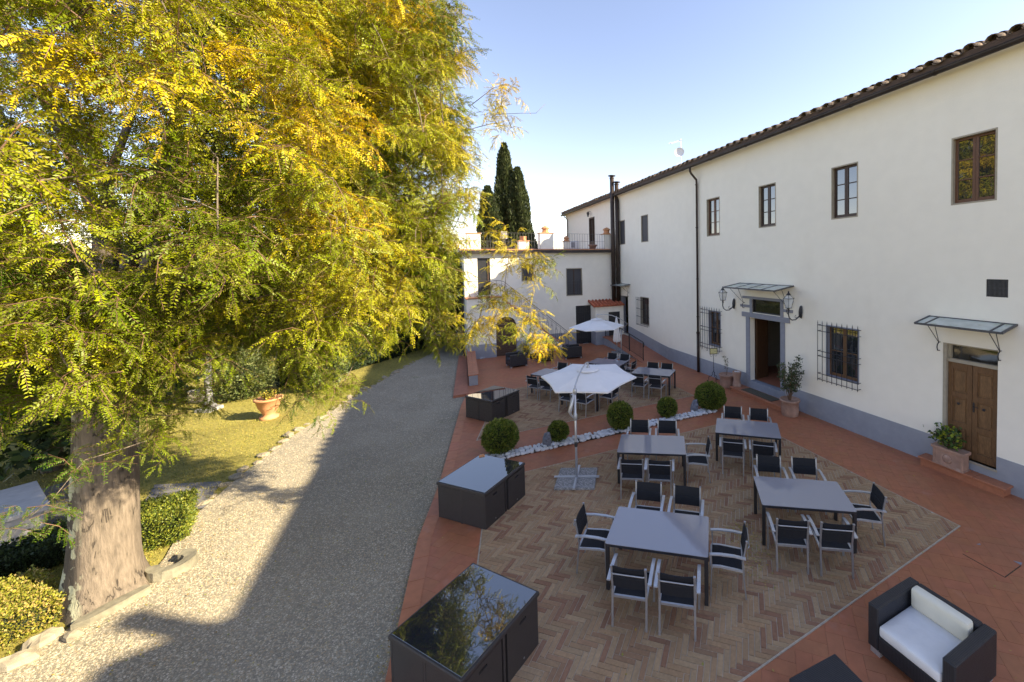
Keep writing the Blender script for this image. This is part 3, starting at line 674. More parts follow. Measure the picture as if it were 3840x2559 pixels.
# split surround is concave: built as separate pieces
st = MB(); st.box(11.815, 12.01, -.22, e1, -.02, 2.86); st.box(10.13, 10.318, -.22, e1, -.02, 2.86); st.box(9.92, 12.21, -.05, e1+.02, 2.862, 3.035)
st.box(11.68, 11.80, -.1, e1, 3.037, 3.56); st.box(10.20, 10.318, -.1, e1, 3.037, 3.56); st.box(9.92, 12.18, -.05, e1+.012, 3.562, 3.65)
st.box(11.802, 12.32, -.02, e1-.01, 3.22, 3.32); st.box(9.80, 10.198, -.02, e1-.01, 3.22, 3.32)
st.box(10.32, 11.813, -.24, .032, .04, .44)
sr_ = st.build('door_surround', trimgrey, villa)
tp = MB(); tp.box(10.32, 11.68, -.08, -.07, 3.06, 3.56); tp.build('transom_pane', darkglass, sr_)
tf = MB(); tf.box(10.32, 11.68, -.1, -.03, 3.06, 3.09); tf.box(10.32, 11.68, -.1, -.03, 3.53, 3.558); tf.box(10.32, 10.35, -.1, -.03, 3.092, 3.528); tf.box(11.65, 11.68, -.1, -.03, 3.092, 3.528); tf.build('transom_frame', blackdoor, sr_)
# hall behind the open door
h = MB(); x0, x1 = 9.2, 13.0
h.quad((x0, -.26, .445), (x1, -.26, .445), (x1, -4, .445), (x0, -4, .445)); hf = h.build('hall_floor', cotto, villa)
h = MB(); h.quad((x0, -4, .44), (x1, -4, .44), (x1, -4, 3.0), (x0, -4, 3.0)); h.quad((x0, -.26, .44), (x0, -4, .44), (x0, -4, 3.0), (x0, -.26, 3.0)); h.quad((x1, -.26, .44), (x1, -.26, 3.0), (x1, -4, 3.0), (x1, -4, .44)); h.quad((x0, -.26, 3.0), (x0, -4, 3.0), (x1, -4, 3.0), (x1, -.26, 3.0)); h.build('hall_wall', innerw, villa)
h = MB(); h.box(9.9, 11.9, -2.6, -2.2, 1.35, 1.42); h.box(9.95, 11.85, -2.55, -2.25, .45, 1.348); h.build('reception_counter', wooddark, hf)
h = MB(); h.box(10.2, 11.5, -2.24, -2.22, .9, 1.25); h.build('counter_panel', trimgrey, hf)
h = MB(); h.box(9.4, 10.2, -3.6, -3.2, .45, 2.4); h.build('cupboard', blackdoor, hf)
dkoak = mat('aged_dark_oak', (.085, .04, .018), .5, .3, 12, stretch=(7, 7, .8)); lf = panel_leaf(villa, 0, .70, .46, 2.83, 0, dkoak, dkoak, knob=None); lf.location = (11.80, -.25, 0); lf.rotation_euler = (0, 0, R(-100+180+ -180+ 0))
lf.rotation_euler = (0, 0, R(-82)); 
# far doorway on the ramp, open
a, b_, c, d = DF
b = MB(); b.box(b_-.12, b_, -.3, .012, c, d); b.build('door_jamb', trimgrey, villa)
b = MB(); b.box(a+.02, a+.06, -1.0, -.06, c, d-.05); b.build('door_leaf', walnut, villa); MB().box(a-.6, b_+.6, -2.0, -1.96, .3, 3).build('dark_room', blackdoor, villa)
b = MB(); b.quad((a-.5, -.23, .5), (b_+.5, -.23, .5), (b_+.5, -2, .5), (a-.5, -2, .5)); b.build('inner_floor', cotto, villa)
b = MB(); b.box(a+.25, a+.5, -.9, -.86, c, d-.1); b.build('curtain', cream, villa)
# upper terrace door
a, b_, c, d = DU
fr = MB(); fr.box(a, a+.09, -.2, .03, c, d); fr.box(b_-.09, b_, -.2, .03, c, d); fr.box(a+.09, b_-.09, -.2, .03, d-.1, d); fr.box(a+.09, b_-.09, -.15, .0, c, c+.7); fr.box((a+b_)/2-.05, (a+b_)/2+.05, -.15, 0, c+.7, d-.1)
dd = fr.build('terrace_door', walnut, villa); MB().box(a+.09, b_-.09, -.10, -.09, c+.7, d-.1).build('pane', glass, dd)
# step in front of the doors
for (s0, s1, z, e_, nm) in ((4.08, 5.75, .20, .36, 'right'), (9.60, 12.28, .17, .62, 'main')):
    b = MB(); b.box(s0+.05, s1-.05, .015, e_-.04, -.02, z-.045)
    o = b.build('doorstep', cottostep, villa)
    n = max(3, int((s1-s0)/.42)); ws = (s1-s0)/n
    for k in range(n): MB().cbox(s0+k*ws+.002, s0+(k+1)*ws-.002, .016, e_, z-.043, z, .008).build('step_tile', cottostep, o)

# added block, out of view, sized to cast the near end of the gravel shadow
tw = fthing('shadow_block', 'unseen block added behind the viewpoint to cast shadow on the gravel', 'building', 0, 0)
b = MB(); b.box(-16.2, -3.3, -10.05, .02, 9.0, 10.15); b.build('wall', plaster, tw)
b = MB(); b.quad((-16.6, .5, 10.16), (-2.9, .5, 10.16), (-4, -5, 11.8), (-15, -5, 11.8)); b.quad((-16.6, -10.5, 10.16), (-16.6, .5, 10.16), (-15, -5, 11.8)); b.quad((-2.9, .5, 10.16), (-2.9, -10.5, 10.16), (-4, -5, 11.8)); b.quad((-2.9, -10.5, 10.16), (-16.6, -10.5, 10.16), (-15, -5, 11.8), (-4, -5, 11.8)); b.quad((-16.6, .5, 10.15), (-16.6, -10.5, 10.15), (-2.9, -10.5, 10.15), (-2.9, .5, 10.15)); b.build('roof', rooftile, tw)

t = fthing('chimney', 'slim unseen white chimney added on the roof to cast a gravel streak', 'chimney', -2.75, -.3, 9.3)  # added out of view to cast the shadow streak on the gravel
MB().box(-.12, .12, -.12, .12, 0, 1.45).build('shaft', plaster, t); MB().box(-.16, .16, -.16, .16, 1.45, 1.5).build('coping', cottowarm, t)
# ---------------------------------------------------------------- annex wing, staircase
ann = fthing('annex', 'white side wing with a roof terrace and an outside staircase', 'building')
SW = 23.8; SF = 22.75
b = MB()
holes = [(2.42, 3.46, 3.03, 4.73), (5.42, 6.15, 4.02, 5.03), (1.85, 2.88, 0.0, 2.39), (7.88, 8.56, 3.32, 5.4)]
wallgrid(b, .0, 9.25, -.1, 5.62, holes, SW, .2, axis=1)
b.quad((SW, 9.25, -.1), (SW, 9.25, 5.62), (33.5, 9.25, 5.62), (33.5, 9.25, -.1))
b.build('wall', plaster2, ann)
MB().box(SW-.014, SW+.05, .0, 1.848, -.1, .80).build('plinth', plinthm, ann)
MB().box(SW-.014, SW+.05, 2.882, 4.6, -.1, .80).build('plinth', plinthm, ann)
# terrace slab with its gutter and brick edge
MB().box(SW-.12, 34.0, .02, 9.45, 5.625, 5.86).build('terrace_slab', plaster2, ann)
MB().box(SW-.16, SW-.122, .55, 9.45, 5.83, 5.875).build('brick_edge', cottowarm, ann)
b = MB(); b.box(SW-.30, SW-.122, .55, 9.5, 5.66, 5.828); b.build('terrace_gutter', gutterm, ann)
MB().box(SW-.13, 34.0, .02, 9.46, 5.862, 5.90).build('terrace_floor', cotto, ann)
def xwin(h, bars=True):
    a, b_, c, d = h; t = .05
    fr = MB(); fr.box(SW-.01, SW+.12, a, a+t, c, d); fr.box(SW-.01, SW+.12, b_-t, b_, c, d); fr.box(SW-.01, SW+.12, a+t, b_-t, d-t, d); fr.box(SW-.02, SW+.12, a+t, b_-t, c, c+t)
    w_ = fr.build('window', stonetrim, ann); MB().box(SW+.09, SW+.10, a+t, b_-t, c+t, d-t).build('pane', screenm, w_)
    b = MB(); b.box(SW+.06, SW+.088, (a+b_)/2-.03, (a+b_)/2+.03, c+t, d-t); b.build('mullion', wooddark, w_)
    return w_
w1 = xwin(holes[0]); xwin(holes[1])
b = MB()
for k in range(9): y = 2.47+.94*k/8; b.bar((SW-.05, y, 3.06), (SW-.05, y, 3.96), .014, .014)
for z in (3.1, 3.24, 3.78, 3.94): b.bar((SW-.05, 2.43, z), (SW-.05, 3.45, z), .02, .012)
b.build('window_guard', ironrust, w1, kind='stuff')
def plankdoor(par, x, a, b_, c, d, m_, n, arch=0, nm='plank'):
    for k in range(n):
        y0 = a+(b_-a)*k/n+.004; y1 = a+(b_-a)*(k+1)/n-.004
        def zt(y): return d if not arch else d-arch+arch*math.sqrt(max(0, 1-((y-(a+b_)/2)/((b_-a)/2+.001))**2))
        q = MB(); q.prism([(y0, c), (y1, c), (y1, zt(y1)), ((y0+y1)/2, zt((y0+y1)/2)), (y0, zt(y0))], x, x+.04, axis=0); q.build(nm, m_, par)
dk = MB().box(SW+.11, SW+.15, 1.85, 2.88, 0, 2.39).build('black_door', blackdoor, ann); plankdoor(dk, SW+.06, 1.86, 2.87, .01, 2.38, blackdoor, 7)
b = MB()
for z in (.3, 1.1, 1.9): b.box(SW+.045, SW+.058, 1.88, 2.85, z, z+.07)
b.build('door_rail', blackdoor, dk)
ld = MB().box(SW+.1, SW+.14, 7.88, 8.56, 3.32, 5.4).build('landing_door', blackdoor, ann)
MB().box(SW+.06, SW+.098, 7.92, 8.02, 3.36, 5.36).build('door_leaf', walnut, ld)
# stair block in front of the wing
sb = MB(); n = 18; e0, e1_, zt_ = 3.72, 7.45, 3.22; run = (e1_-e0)/n; rise = zt_/n
prof_ = [(9.25, -.1), (9.25, zt_), (7.45, zt_)] + [(e1_-run*k - (0 if j else 0), zt_-rise*(k + j)) for k in range(0, n) for j in (0, 1)][1:] 
pf = [(9.25, -.1), (9.25, zt_)]
for k in range(n): pf += [(e1_-run*k, zt_-rise*k), (e1_-run*k, zt_-rise*(k+1))]
pf += [(e0, -.1)]
# front face with arched opening: vertical strips
def top_at(e): 
    if e >= e1_: return zt_
    k = int((e1_-e)/run-1e-6); return zt_-rise*(k+1)
ya, yb, zd, ar = 6.70, 7.80, 2.15, .45
cuts = sorted({e0, 9.25, ya, yb, *[e1_-run*k for k in range(n+1)], *np.linspace(ya, yb, 13)})
ff = MB()
for a, b_ in zip(cuts[:-1], cuts[1:]):
    m_ = (a+b_)/2; t = top_at(m_)
    if ya < m_ < yb:
        f_ = lambda y: min(zd-ar+ar*math.sqrt(max(0, 1-((y-(ya+yb)/2)/((yb-ya)/2))**2)), t)
        ff.quad((SF, a, f_(a)), (SF, b_, f_(b_)), (SF, b_, t), (SF, a, t)); ff.quad((SF, a, f_(a)), (SF+.25, a, f_(a)), (SF+.25, b_, f_(b_)), (SF, b_, f_(b_)))
    else: ff.quad((SF, a, -.1), (SF, b_, -.1), (SF, b_, t), (SF, a, t))
ff.quad((SF, ya, -.1), (SF, ya, zd-ar), (SF+.25, ya, zd-ar), (SF+.25, ya, -.1)); ff.quad((SF, yb, -.1), (SF+.25, yb, -.1), (SF+.25, yb, zd-ar), (SF, yb, zd-ar))
ff.quad((SF, 9.25, -.1), (SF, 9.25, zt_), (SW, 9.25, zt_), (SW, 9.25, -.1)); ff.quad((SF, e1_, zt_), (SF, 9.25, zt_), (SW, 9.25, zt_), (SW, e1_, zt_))
stair = ff.build('staircase', plaster2, ann)
for k in range(n):
    e = e1_-run*(k+1); z = zt_-rise*(k+1)
    b = MB(); b.cbox(SF-.05, SW, e-.035, e+run, z, z+.045, .008); b.box(SF-.004, SW, e+run-.02, e+run+.004, z+.045, z+rise); b.build('step', cottostep, stair)
b = MB(); b.cbox(SF-.05, SW, e1_-.03, 9.30, zt_, zt_+.05, .008); b.build('landing_edge', cottostep, stair)
MB().bar((SF-.012, e0+.25, .05), (SF-.012, e1_-.05, zt_-.38), .03, .14).build('string_moulding', plaster2, stair)
MB().box(SF-.014, SF+.02, yb, 9.264, -.1, .76).build('stair_plinth', plinthm, stair); MB().prism([(e0+.02, -.1), (ya, -.1), (ya, .76), (e0+.9, .76), (e0+.05, .05)], SF-.014, SF+.02, axis=0).build('stair_plinth', plinthm, stair)
ad = MB().box(SF+.16, SF+.2, ya, yb, -.02, zd).build('arched_door', walnut, ann)
for (a, b_) in ((ya+.01, (ya+yb)/2-.005), ((ya+yb)/2+.005, yb-.01)):
    for k in range(9):
        z0 = .01+k*.235; z1 = z0+.228
        f_ = lambda y: zd-ar+ar*math.sqrt(max(0, 1-((y-(ya+yb)/2)/((yb-ya)/2))**2))
        zz = min(z1, min(f_(a), f_(b_))) if z1 > zd-ar else z1
        if zz > z0+.03: MB().box(SF+.12, SF+.158, a, b_, z0, zz).build('plank', walnut, ad)
MB().lathe([(.02, 0), (.02, .03), (.01, .04)], 8, ((SF+.1), (ya+yb)/2)).build('knob', alu, ad, loc=(0, 0, 1.05))
# little lean-to in the corner
lean = MB(); lean.box(22.95, SW, .02, 1.9, .0, 2.36); lt = lean.build('lean_to', plaster2, ann)
MB().box(22.93, 22.948, .3, 1.05, .5, 1.97).build('hatch_door', blackdoor, lt); MB().box(22.935, 22.949, 1.051, 1.914, -.02, .80).build('plinth', plinthm, lt)
MB().box(22.936, SW-.02, 1.901, 1.915, -.02, .80).build('plinth', plinthm, lt)
rb = MB(); rb.quad((22.8, .0, 2.40), (22.8, 2.1, 2.40), (SW, 2.1, 2.66), (SW, .0, 2.66)); rb.quad((22.8, .0, 2.36), (SW, 0, 2.62), (SW, 2.1, 2.62), (22.8, 2.1, 2.36)); rb.box(22.79, 22.81, 0, 2.1, 2.34, 2.40)
lr = rb.build('lean_to_roof', newtile, ann)
for k in range(9):
    y = .13+k*.235; q = MB(); q.tube([(22.76, y, 2.41), (SW, y, 2.68)], [.075, .062], 10); q.build('tile', newtile, lr, True)

# terrace furniture on the annex
def chim(s, e, wd, dp_, z0, z1, label, pot=.3, cap=True, mw=plaster2, pw=.42):
    t = fthing('chimney', label, 'chimney', s, e, z0); H = z1-z0
    MB().box(-dp_/2, dp_/2, -wd/2, wd/2, 0, H).build('shaft', mw, t)
    MB().box(-dp_/2-.04, dp_/2+.04, -wd/2-.04, wd/2+.04, H, H+.05).build('coping', cottowarm, t)
    q = pw/2; b = MB(); b.lathe([(q*1.1, H+.05), (q*1.1, H+.1), (q*.92, H+.12), (q*.92, H+pot), (q*1.25, H+pot+.02), (q*1.2, H+pot+.07), (q*.5, H+pot+.17), (q*.1, H+pot+.2)] if cap else [(q*1.1, H+.05), (q, H+.1), (q, H+pot), (q*1.12, H+pot+.02), (q*1.1, H+pot+.07), (q*.8, H+pot+.08)], 4 if not cap else 8)
    b.build('chimney_pot', cottowarm, t); return t
chim(24.15, 4.58, .80, .55, 5.90, 6.84, 'tall white chimney with orange terracotta pot on the terrace edge', .27)
chim(26.6, 5.42, .66, .55, 5.90, 6.50, 'low white chimney with a plain square pot behind the terrace railing', .25, False)
chim(24.15, .57, .56, .5, 5.90, 6.83, 'white chimney with a domed pot beside the brown flue pipes', .27)
chim(24.4, 3.20, .32, .32, 5.90, 6.38, 'small dark chimney with a domed pot behind the railing', .16, pw=.3)
t = fthing('chimney', 'broad sunlit white chimney at the leafy left end of the roof terrace', 'chimney', 24.15, 8.7, 5.9)
MB().box(-.3, .3, -.36, .36, 0, .85).build('shaft', plaster2, t); MB().box(-.34, .34, -.4, .4, .85, .9).build('coping', cottowarm, t)
rl = fthing('terrace_railing', 'thin iron railing along the edge of the roof terrace', 'railing', 23.85, 0, 5.90)
for (a, b_) in ((.85, 4.16), (4.99, 8.33)):
    b = MB(); b.bar((0, a, .93), (0, b_, .93), .03, .012); b.bar((0, a, .46), (0, b_, .46), .012, .012); b.bar((0, a, .05), (0, b_, .05), .012, .012); b.build('handrail', ironrust, rl)
    b = MB(); n = int((b_-a)/.16)
    for k in range(n+1): y = a+(b_-a)*k/n; b.bar((0, y, 0), (0, y, .93), .012, .012)
    b.build('railing_bars', ironrust, rl, kind='stuff')
rl2 = fthing('terrace_railing', 'distant railing closing the far side of the roof terrace', 'railing', 33.4, 0, 5.90)
b = MB(); b.bar((0, .2, .93), (0, 9.2, .93), .03, .012); b.bar((0, .2, .46), (0, 9.2, .46), .012, .012); b.build('handrail', ironrust, rl2)
b = MB()
for k in range(56): y = .2+9*k/55; b.bar((0, y, 0), (0, y, .93), .012, .012)
b.build('railing_bars', ironrust, rl2, kind='stuff')
t = fthing('air_conditioner', 'white air conditioning unit on the roof terrace behind the railing', 'air conditioner', 25.5, 2.32, 5.9)
MB().cbox(-.15, .15, -.3, .3, .05, .58, .02).build('casing', whitem, t); MB().box(-.158, -.15, .02, .26, .15, .5).build('fan_grille', bluegrey, t); MB().box(-.15, .15, -.25, .25, 0, .049).build('feet', bluegrey, t)
t = fthing('flower_pot', 'terracotta bowl on the roof terrace beside the brown flues', 'pot', 24.9, 1.25, 5.9)
MB().lathe([(.16, 0), (.26, .25), (.30, .26), (.30, .32), (.24, .32), (.22, .26)], 16).build('bowl', cottopot, t, True)
t = fthing('floodlight', 'grey floodlight on a post at the back of the roof terrace', 'light', 30.0, 6.1, 5.9)
b = MB(); b.tube([(0, 0, 0), (0, 0, .95)], .03, 6); b.build('post', ironrust, t); b = MB(); b.cbox(-.1, .1, -.24, .24, .95, 1.5, .02); b.build('lamp_head', bluegrey, t)
# pair of brown flues
t = fthing('flue_pipes', 'pair of tall brown metal flues rising in the corner above the lean-to', 'chimney', 23.45, 0, 0)
MB().tube([(.05, .42, 2.55), (.05, .42, 10.35)], .13, 14).build('flue', pipebrown, t, True); MB().tube([(-.08, .16, 2.55), (-.08, .16, 9.95)], .125, 14).build('flue', pipebrown, t, True)
for (x, y, z) in ((.05, .42, 10.35), (-.08, .16, 9.95)): MB().lathe([(.13, z-.05), (.15, z-.03), (.15, z+.02), (.11, z+.03), (.11, z+.1), (.24, z+.11), (.24, z+.14), (.1, z+.16)], 14, (x, y)).build('cowl', pipebrown, t, True)
for z in (3.6, 4.9, 6.2, 7.5, 8.8): MB().lathe([(.14, z), (.14, z+.05)], 14, (.05, .42)).build('flue_band', gutterm, t); MB().lathe([(.135, z+.1), (.135, z+.15)], 14, (-.08, .16)).build('flue_band', gutterm, t)
# aerial on the roof
t = fthing('tv_aerial', 'television aerial mast with a round white satellite dish on the ridge', 'antenna', 19.95, -2.4, 10.15)
b = MB(); b.tube([(0, 0, 0), (0, 0, 1.95)], .02, 6); b.build('mast', alu, t)
b = MB(); b.bar((0, 0, 1.85), (1.2, 0, 2.0), .03, .02); b.bar((.0, 0, 1.85), (-.15, 0, 1.8), .03, .02)
for k in range(9): b.bar((.15+k*.12, -.12, 1.87+k*.015), (.15+k*.12, .12, 1.87+k*.015), .008, .008)
b.build('aerial', aluwhite, t)
b = MB(); b.lathe([(.02, 0), (.15, .015), (.25, .05), (.28, .08), (.27, .07), (.14, .03)], 18); b.build('dish', whitem, t, True).matrix_local = Matrix.Translation((0, .1, 1.15)) @ Matrix.Rotation(R(55), 4, 'Z') @ Matrix.Rotation(R(-80), 4, 'X')
b = MB(); b.bar((-.1, 0, .5), (.6, 0, .5), .02, .02)
for k in range(6): b.bar((k*.1, -.1, .5), (k*.1, .1, .5), .008, .008); b.bar((k*.1, 0, .38), (k*.1, 0, .62), .008, .008)
b.build('aerial', alu, t)

# ---------------------------------------------------------------- ramp
rampt = fthing('ramp', 'brick-red access ramp with a slate-blue side wall leading to the far door', 'ramp')
pfz = [(17.75, .0), (22.1, .50), (23.78, .50)]
b = MB(); b.prism([(17.75, -.02), (23.78, -.02), (23.78, .47), (22.1, .47), (17.75, .004)], .02, 1.44, axis=1); b.build('ramp_body', plinthm, rampt)
q = MB()
for (a, za), (b_, zb) in zip(pfz[:-1], pfz[1:]): q.quad((a, .016, za+.006), (b_, .016, zb+.006), (b_, 1.50, zb+.006), (a, 1.50, za+.006)); q.quad((a, 1.50, za+.006), (b_, 1.50, zb+.006), (b_, 1.50, zb-.04), (a, 1.50, za-.04)); 
q.build('ramp_surface', cotto, rampt)
rr_ = fthing('ramp_railing', 'black iron railing with upright bars along the ramp', 'railing', 0, 1.30, 0)
rz = lambda s: .0 if s < 17.75 else min(.5, (s-17.75)/4.35*.5)
b = MB(); pts = [(18.0, 0, .70), (17.93, 0, .78), (17.92, 0, .88), (18.0, 0, .97), (22.0, 0, 1.47), (22.9, 0, 1.5)]; b.tube(pts, .02, 8); b.tube([(18.05, 0, .12), (22.0, 0, .57), (22.9, 0, .6)], .01, 6); b.build('handrail', iron, rr_, True)
for s in (18.02, 19.6, 21.2, 22.9): MB().bar((s, 0, rz(s)), (s, 0, .97+(s-18)*.125 if s < 22 else 1.5), .035, .035).build('post', iron, rr_)
for k in range(34):
    s = 18.16+k*.138
    if min(abs(s-p) for p in (19.6, 21.2, 22.9)) < .05: continue
    MB().bar((s, 0, .12+(s-18)*.113), (s, 0, .95+(s-18)*.125 if s < 22 else 1.48), .012, .012).build('bar', iron, rr_)

# ---------------------------------------------------------------- stair railing
sr2 = fthing('stair_railing', 'wrought iron stair railing with looped balusters and a scrolled end', 'railing', SF+.06, 0, 0)
zst = lambda e: zt_-(e1_-e)/(e1_-e0)*zt_
b = MB(); pts = [(0, 7.5, zt_+.93), (0, 7.3, zt_+.86), (0, 3.85, zst(3.85)+1.0), (0, 3.72, zst(3.72)+.98), (0, 3.66, zst(3.7)+.93), (0, 3.68, zst(3.7)+.86), (0, 3.75, zst(3.7)+.86), (0, 3.76, zst(3.7)+.91)]; b.tube(pts, .014, 7); b.bar((0, 7.4, zt_+.80), (0, 3.8, zst(3.8)+.90), .012, .012)
b.tube([(0, 7.5, zt_+.93), (0, 9.2, zt_+.93)], .014, 6); b.build('handrail', iron, sr2, True)
for k in range(15):
    e = 3.93+k*.25; z = zst(e)+.05; b = MB(); h_ = .52; w2 = .055
    arc = [(0, e-w2, z)] + [(0, e-w2*math.cos(t), z+h_+w2*math.sin(t)) for t in np.linspace(0, math.pi, 7)] + [(0, e+w2, z)]
    b.tube(arc, .008, 5); b.tube([(0, e+.038*math.cos(t), z+h_+w2+.045+.038*math.sin(t)) for t in np.linspace(0, 2*math.pi, 9)], .007, 5); b.tube([(0, e, z+h_+w2+.085), (0, e, zst(e)+.90+.02*0)], .008, 5); b.build('baluster', iron, sr2)
MB().bar((0, 3.72, .05), (0, 3.72, zst(3.72)+.98), .018, .018).build('newel_post', iron, sr2)
for k in range(6): e = 7.7+k*.28; MB().bar((0, e, zt_+.05), (0, e, zt_+.93), .012, .012).build('baluster', iron, sr2)

# ---------------------------------------------------------------- glass canopies
def canopy(s0, s1, zw, zo, out, ribs, hooks, zh, label, s0o=None, s1o=None, split=True):
    t = fthing('glass_canopy', label, 'canopy'); 
    b = MB(); P = lambda s, f: (s, out*f, zw+(zo-zw)*f)
    b.bar(P(s0, .02), P(s1, .02), .03, .04); b.bar(P(s0, 1), P(s1, 1), .035, .045)
    for s in [s0, s1]: b.bar(P(s, 0), P(s, 1), .035, .045)
    b.build('frame', ironrust, t)
    for s in ribs: MB().bar(P(s, 0), P(s, 1), .03, .035).build('rib', ironrust, t)
    xs = [s0]+list(ribs)+[s1]
    for a, b_ in zip(xs[:-1], xs[1:]):
        q = MB(); q.add([P(a+.02, .03), P(b_-.02, .03), P(b_-.02, .97), P(a+.02, .97)], [(0, 1, 2, 3)]); o = q.build('glass_panel', frost, t)
        md = o.modifiers.new('thick', 'SOLIDIFY'); md.thickness = .008; md.offset = 0
    for s in hooks:
        q = MB(); hk = (s, .05, zh+.05)
        for f in (.9, .45): q.tube([P(s, f), hk], .008, 5)
        q.tube([(s, .02, zh-.14), (s, .10, zh-.13), (s, .13, zh-.05), (s, .11, zh+.02), (s, .05, zh+.06), (s, .0, zh+.06)], .012, 6); q.build('bracket', iron, t)
    return t
canopy(4.08, 5.69, 3.58, 3.46, .62, (4.28, 5.49), (4.33, 5.47), 2.93, 'glass canopy over the closed oak double door')
canopy(9.77, 12.33, 4.13, 4.0, .85, (10.41, 11.05, 11.69), (9.95, 12.1), 3.33, 'four-paned glass canopy over the open main door')
canopy(22.0, 23.55, 3.68, 3.6, .62, (), (22.15, 23.45), 3.1, 'small glass canopy over the far doorway above the ramp')
# ---------------------------------------------------------------- wall lanterns
def lantern(s, z, label):
    t = fthing('wall_lantern', label, 'lantern', s, 0, z, 'wall lanterns beside the main door')
    b = MB(); b.blob((0, .03, 0), .07, .03, .20, 3, .25, 10, 8); b.build('wall_plate', iron, t)
    b = MB(); b.tube([(0, .03, -.05), (0, .12, -.16), (0, .26, -.24), (0, .42, -.24), (0, .54, -.16), (0, .58, -.04), (0, .57, .08)], [.02, .018, .018, .018, .018, .02, .022], 8)
    b.tube([(0, .24+.05*math.cos(t_), -.14+.05*math.sin(t_)) for t_ in np.linspace(3.5, 8, 8)], .008, 5); b.build('arm', iron, t, True)
    Y = .57; z0 = .16
    cage = MB(); 
    for k in range(4):
        a_ = math.pi/4+k*math.pi/2; d0, d1, d2 = .09, .16, .05; c_, s_ = math.cos(a_), math.sin(a_)
        cage.bar((d0*c_, Y+d0*s_, z0), (d1*c_, Y+d1*s_, z0+.30), .012, .012); cage.bar((d1*c_, Y+d1*s_, z0+.30), (d2*c_, Y+d2*s_, z0+.42), .012, .012)
        a2 = a_+math.pi/2; c2, s2 = math.cos(a2), math.sin(a2)
        for d, zz in ((d0, z0), (d1, z0+.30)): cage.bar((d*c_, Y+d*s_, zz), (d*c2, Y+d*s2, zz), .014, .014)
        cage.add([(d1*c_*1.0, Y+d1*s_, z0+.30), (d1*c_*1.12, Y+d1*s_*1.12, z0+.335), (d1*c_*.9, Y+d1*s_*.9, z0+.32)], [(0, 1, 2)])
    cage.tube([(0, Y, .06), (0, Y, z0)], .03, 8); cage.build('cage', iron, t)
    cp_ = MB(); cp_.lathe([(.055, z0+.41), (.075, z0+.43), (.05, z0+.46), (.02, z0+.49), (.028, z0+.515), (.008, z0+.55)], 10, (0, Y)); cp_.build('finial', iron, t)
    gl_ = MB()
    for k in range(4):
        a_ = math.pi/4+k*math.pi/2; a2 = a_+math.pi/2; c_, s_, c2, s2 = math.cos(a_), math.sin(a_), math.cos(a2), math.sin(a2)
        gl_.quad((.088*c_, Y+.088*s_, z0), (.088*c2, Y+.088*s2, z0), (.157*c2, Y+.157*s2, z0+.30), (.157*c_, Y+.157*s_, z0+.30)); gl_.quad((.157*c_, Y+.157*s_, z0+.30), (.157*c2, Y+.157*s2, z0+.30), (.05*c2, Y+.05*s2, z0+.42), (.05*c_, Y+.05*s_, z0+.42))
    gl_.build('glass', MATS['lantern_glass'], t); MB().lathe([(.02, z0), (.03, z0+.05), (.035, z0+.14), (.01, z0+.2)], 8, (0, Y)).build('bulb', whitem, t, True)
    return t
lg, lt_, lb = newmat('lantern_glass'); lb.inputs['Base Color'].default_value = (.75, .78, .78, 1); lb.inputs['Roughness'].default_value = .1; lb.inputs['Transmission Weight'].default_value = .0; lb.inputs['Alpha'].default_value = .45
lantern(12.69, 3.30, 'black lantern on a curled bracket left of the open main door')
lantern(9.46, 3.30, 'black lantern on a curled bracket right of the open main door')
t = fthing('wall_lantern', 'small dark lantern over the upper terrace door', 'lantern', 28.4, 0, 8.75)
b = MB(); b.tube([(0, 0, .1), (0, .15, .12), (0, .22, .05)], .015, 6); b.lathe([(.04, -.3), (.1, -.05), (.12, 0), (.03, .08)], 6, (0, .22)); b.build('lantern_body', iron, t)

